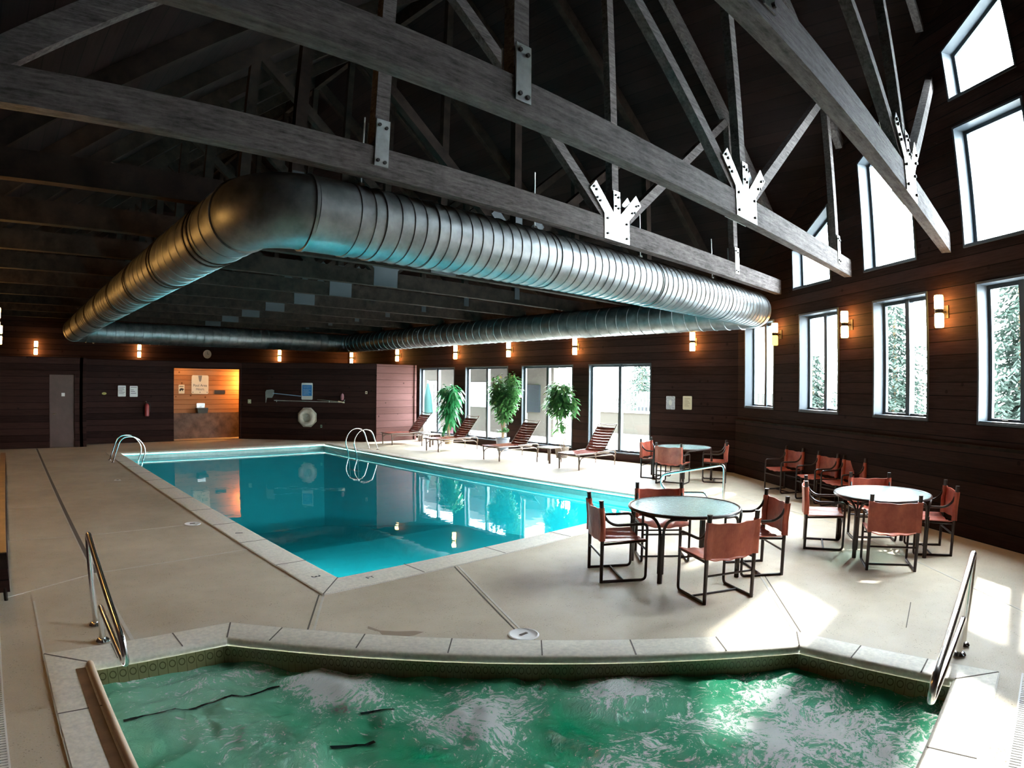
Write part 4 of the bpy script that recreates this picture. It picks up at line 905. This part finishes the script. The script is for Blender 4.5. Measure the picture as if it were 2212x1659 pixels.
# ------------------------------------------------------------------ rails
def handrail(name, label, loc, rz, top=0.80, reach=1.60, lowz=0.20, back=0.34):
    # local: tall post at origin, pool toward +x; short post at +back
    t = thing(name, label, 'handrail', loc, rz, 'bent steel entry rails')
    P = fillet([(0, 0, 0), (0.0, 0, top), (reach * .92, 0, 0.44), (reach, 0, 0.40), (reach + 0.04, 0, 0.24), (reach - 0.12, 0, lowz - 0.02), (back + 0.03, 0, lowz + 0.06), (back, 0, 0.0)], 0.10, 6)
    MB().tube(P, 0.024, 14).build('rail', 'steel', t, True)
    for x in (0, back): MB().lathe([(0.055, 0.0), (0.058, 0.012), (0.045, 0.03), (0.027, 0.035)], 20, Matrix.Translation((x, 0, 0))).build('flange', 'steel', t, True)
    return t
handrail('tub_handrail', 'bent steel handrail at the left corner of the hot tub', (0.58, 5.44, 0), -PI / 2, 0.80, 1.42, 0.26, 0.38)
handrail('tub_handrail', 'bent steel handrail at the right side of the hot tub, glaring white', (5.31, 0.40, 0), PI, 0.78, 1.62, 0.27, 0.22)
handrail('pool_handrail', 'bent steel handrail at the near right pool corner, behind the nearest table', (9.58, 4.74, 0), PI / 2, 0.70, 1.22, 0.12, 0.30)
def ladder(label, loc, rz, n=2):
    t = thing('pool_ladder', label, 'ladder', loc, rz, 'pool ladders')     # +x toward the pool
    ys = (-0.25, 0.25)
    for y in ys:
        MB().tube(fillet([(0, y, 0), (0.22, y, 0.62), (0.62, y, 0.64), (0.86, y, 0.30), (0.72, y, -0.1), (0.66, y, -0.9)], 0.20, 7), 0.020, 10).build('grab_rail', 'steel', t, True)
        MB().lathe([(0.05, 0.0), (0.05, 0.01), (0.025, 0.02)], 16, Matrix.Translation((0, y, 0))).build('flange', 'steel', t, True)
    for z in (-0.30, -0.60, -0.85): MB().box(0.62, 0.72, -0.25, 0.25, z - 0.012, z + 0.012).build('step', 'white', t)
    return t
ladder('steel pool ladder on the right pool edge, before the farthest lounger', (9.98, 16.3, 0.0), PI)
ladder('steel pool ladder at the far left pool edge', (2.46, 16.75, 0.0), 0)
def lid(label, x, y, r):
    t = thing('deck_skimmer', label, 'skimmer', (x, y, 0), 0, 'round deck skimmers'); MB().lathe([(r, 0), (r, 0.006), (r * .9, 0.010), (r * .86, 0.006), (r * .3, 0.006)], 32).build('cover', 'white', t, True)
    MB().box(-r * .3, r * .3, -0.012, 0.012, 0.0061, 0.011).build('finger_slot', 'grout', t)
lid('round white skimmer lid between the hot tub and pool', 3.41, 3.35, 0.125); lid('round white skimmer lid by the left pool edge', 2.40, 8.88, 0.12)
lid('tiny round skimmer cover in the far left deck', 2.10, 13.5, 0.07)
# drain grates
def grate(label, a, b, w, n):
    t = thing('drain_grate', label, 'drain grate', (a[0], a[1], 0)); a = Vector(a); b = Vector(b); d = (b - a); L = d.length; d.normalize(); rz = math.atan2(d.y, d.x); t.rotation_euler[2] = rz
    MB().box(0, L, -w / 2, -w / 2 + 0.012, 0.0, 0.006).box(0, L, w / 2 - 0.012, w / 2, 0.0, 0.006).build('frame', 'white', t); MB().box(0, L, -w / 2, w / 2, 0, 0.001).build('channel', 'grout', t)
    s = MB()
    for k in range(n): x = (k + .5) * L / n; s.box(x - L / n * .32, x + L / n * .32, -w / 2, w / 2, 0.001, 0.005)
    s.build('slats', 'white', t)
grate('white slotted drain grate along the left deck edge', (-0.24, 6.15), (-0.24, 0.5), 0.09, 190); grate('white slotted drain grate right of the hot tub', (1.2, -0.13), (4.95, -0.13), 0.09, 125)
# bench
t = thing('wall_bench', 'low slatted wooden bench against the left wall', 'bench', (-0.25, 6.4, 0))
for i in range(3): MB().box(-0.17 + i * 0.115, -0.065 + i * 0.115, 0, 9.0, 0.40, 0.44).build('seat_board', 'benchtop', t)
MB().box(-0.18, 0.17, -0.01, 0.03, 0.30, 0.445).build('end_board', 'dark_shaded_beam', t); MB().box(-0.18, 0.165, 0.0, 0.03, 0.08, 0.30).build('end_panel', 'siding', t); MB().box(0.14, 0.165, 0.03, 9.0, 0.08, 0.40).build('front_panel', 'siding', t)
for y in (0.015, 3.0, 6.0, 8.9): MB().tube([(0.12, y, 0.0), (0.12, y, 0.12)], 0.02).build('leg', 'bronze', t); MB().tube([(-0.12, y, 0.0), (-0.12, y, 0.12)], 0.02).build('leg', 'bronze', t)

# ------------------------------------------------------------------ outside
gp = struct(MB().prism([(-60, -80), (120, -80), (120, 90), (-60, 90)], -0.35, -0.25, [[(-0.4, -3.0), (6.4, -3.0), (13.3, 6.4), (13.3, 24.1), (-0.4, 24.1)]]).build('ground', simple('pale_snowy_ground', (0.62, 0.63, 0.62), 0.8, var=0.08, scale=0.6)))
struct(MB().box(13.7, 27, 6.8, 27, -0.24, -0.06).build('patio', simple('pale_patio_concrete', (0.6, 0.57, 0.52), 0.8, var=0.08)))
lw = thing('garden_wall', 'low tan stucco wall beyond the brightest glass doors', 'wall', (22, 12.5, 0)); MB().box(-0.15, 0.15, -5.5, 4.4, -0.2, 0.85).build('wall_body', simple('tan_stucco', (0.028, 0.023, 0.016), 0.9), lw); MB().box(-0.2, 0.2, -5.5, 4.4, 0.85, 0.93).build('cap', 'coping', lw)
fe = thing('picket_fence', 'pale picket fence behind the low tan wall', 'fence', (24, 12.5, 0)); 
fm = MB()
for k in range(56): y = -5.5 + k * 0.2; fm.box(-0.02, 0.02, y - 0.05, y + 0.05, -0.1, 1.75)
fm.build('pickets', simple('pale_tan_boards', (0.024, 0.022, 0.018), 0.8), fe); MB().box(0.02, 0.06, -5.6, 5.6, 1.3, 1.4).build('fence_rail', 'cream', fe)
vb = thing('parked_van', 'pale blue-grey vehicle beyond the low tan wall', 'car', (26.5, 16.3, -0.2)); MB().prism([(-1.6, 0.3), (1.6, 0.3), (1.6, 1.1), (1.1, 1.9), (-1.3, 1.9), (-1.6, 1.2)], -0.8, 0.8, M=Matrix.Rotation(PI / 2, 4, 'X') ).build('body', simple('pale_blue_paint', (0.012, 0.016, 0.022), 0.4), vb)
for x in (-1, 1): MB().cyl((0, 0, 0), 0.32, 1.5, 18, M=Matrix.Translation((x, 0.75, 0.3)) @ Matrix.Rotation(PI / 2, 4, 'X')).build('wheel', 'black', vb)
ann = thing('lodge_annex', 'beige lodge wing with dark door seen through the left glass doors', 'building', (18.2, 21, 0))
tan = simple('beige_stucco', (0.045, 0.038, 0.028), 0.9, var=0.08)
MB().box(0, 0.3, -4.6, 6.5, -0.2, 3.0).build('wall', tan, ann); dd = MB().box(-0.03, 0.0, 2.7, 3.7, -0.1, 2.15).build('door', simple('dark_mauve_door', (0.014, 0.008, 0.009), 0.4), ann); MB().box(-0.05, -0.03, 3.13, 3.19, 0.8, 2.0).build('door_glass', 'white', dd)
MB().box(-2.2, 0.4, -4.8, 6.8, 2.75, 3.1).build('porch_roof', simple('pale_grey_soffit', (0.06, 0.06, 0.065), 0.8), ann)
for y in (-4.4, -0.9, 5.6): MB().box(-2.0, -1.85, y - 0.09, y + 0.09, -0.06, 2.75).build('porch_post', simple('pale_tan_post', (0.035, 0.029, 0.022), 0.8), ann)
wg = simple('dim_blue_glass', (0.012, 0.016, 0.02), 0.2); MB().box(-0.05, 0, -0.8, 0.9, 1.0, 2.1).build('window', wg, ann); MB().box(-0.08, 0, -3.9, -3.0, 0.9, 2.0).build('window', wg, ann)
for k in range(2): MB().box(-0.02, 0, -2.6, -1.9, 1.2 + 0.5 * k, 1.4 + 0.5 * k).build('shutter_panel', 'white', ann)
MB().box(-2.05, -1.6, -4.75, -4.2, -0.06, 0.95).build('stone_pier', simple('stacked_stone', (0.030, 0.027, 0.022), 0.9, var=0.4, scale=7, bumpy=0.5), ann)
um = thing('patio_umbrella', 'closed teal patio umbrella outside the leftmost glass door', 'umbrella', (15.2, 20.6, -0.06)); MB().lathe([(0.02, 0.8), (0.22, 0.85), (0.16, 1.5), (0.05, 2.0), (0.02, 2.1)], 10).build('canopy', simple('teal_canvas', (0.006, 0.05, 0.045), 0.8), um, True); MB().tube([(0, 0, 0), (0, 0, 2.2)], 0.02).build('pole', 'white', um)
pk = thing('pink_float', 'bright pink pool float leaning outside the leftmost glass door', 'float', (14.4, 18.0, -0.06)); MB().lathe([(0.05, 0), (0.16, 0.1), (0.19, 0.5), (0.14, 0.75), (0.04, 0.8)], 16).build('body', simple('pink_plastic', (0.06, 0.008, 0.02), 0.4), pk, True)
wb = thing('laundry_bin', 'white square bin outside behind the farthest lounger', 'bin', (12.95, 17.75, 0)); MB().prism([(-0.16, -0.16), (0.16, -0.16), (0.16, 0.16), (-0.16, 0.16)], 0.0, 0.62).build('body', 'white', wb); MB().box(-0.17, 0.17, -0.17, 0.17, 0.62, 0.65).build('lid', 'white', wb)
def spruce(label, x, y, h, r, seed):
    t = thing('spruce_tree', label, 'tree', (x, y, -0.25), 0, 'spruces outside the window wall'); rnd = random.Random(seed); m = MB(); n = int(h * 6)
    for k in range(n):
        z = 0.5 + (h - 0.5) * k / n; rr = r * (1 - k / n) ** 0.85; nb = max(7, int(20 * rr / r) + 5)
        for b in range(nb):
            a = 2 * PI * b / nb + rnd.random() * 0.6; L = rr * rnd.uniform(.5, 1.15) + 0.10; d = Vector((math.cos(a), math.sin(a), rnd.uniform(-.7, .05))); s = Vector((-d.y, d.x, 0)); p = Vector((0, 0, z)); w_ = 0.05 + 0.09 * L
            nt = 3 + int(L * 5)
            for u in range(nt):
                c = p + d * (L * (u + 1) / nt) + Vector((0, 0, -0.10 * (u / nt) ** 2)); 
                for sg in (-1, 1):
                    g = (d * rnd.uniform(.3, .9) + s * (sg * rnd.uniform(.3, 1.0)) + Vector((0, 0, rnd.uniform(-.5, .1)))).normalized() * rnd.uniform(.12, .24); k2 = Vector((0, 0, 1)).cross(g).normalized() * 0.035
                    m.add([c, c + g * .5 + k2, c + g, c + g * .5 - k2, c + g * .5 + Vector((0, 0, -.04))], [(0, 1, 4), (1, 2, 4), (2, 3, 4), (3, 0, 4)])
    m.build('foliage', 'spruce', t); MB().cyl((0, 0, 0), 0.14, h * .9, 8, 0.03).build('trunk', 'bark', t)
spruce('tall dense spruce outside the rightmost lower window', 14.8, 0.3, 5.2, 1.7, 1); spruce('spruce outside between the two rightmost lower windows', 17.5, 3.6, 4.6, 1.6, 2)
spruce('small spruce low in the third lower window', 19.5, 6.6, 3.4, 1.2, 3); spruce('bare-topped spruce seen in the second lower window', 17.0, 8.6, 3.6, 1.4, 4); spruce('distant spruce seen in the narrow first window', 30.5, 20.5, 4.6, 1.6, 5)
spruce('far spruce at the right edge of the rightmost lower window', 13.2, -2.6, 5.6, 1.6, 6)
rail = thing('deck_railing', 'thin dark railing outside the narrow first window', 'railing', (20.4, 12.0, -0.25)); MB().tube([(-2, -1.5, 1.2), (3, 3, 1.2)], 0.03).build('top_rail', 'bronze', rail)
for k in range(9): MB().tube([(-2 + 5 * k / 8, -1.5 + 4.5 * k / 8, 0), (-2 + 5 * k / 8, -1.5 + 4.5 * k / 8, 1.2)], 0.02).build('baluster', 'bronze', rail)
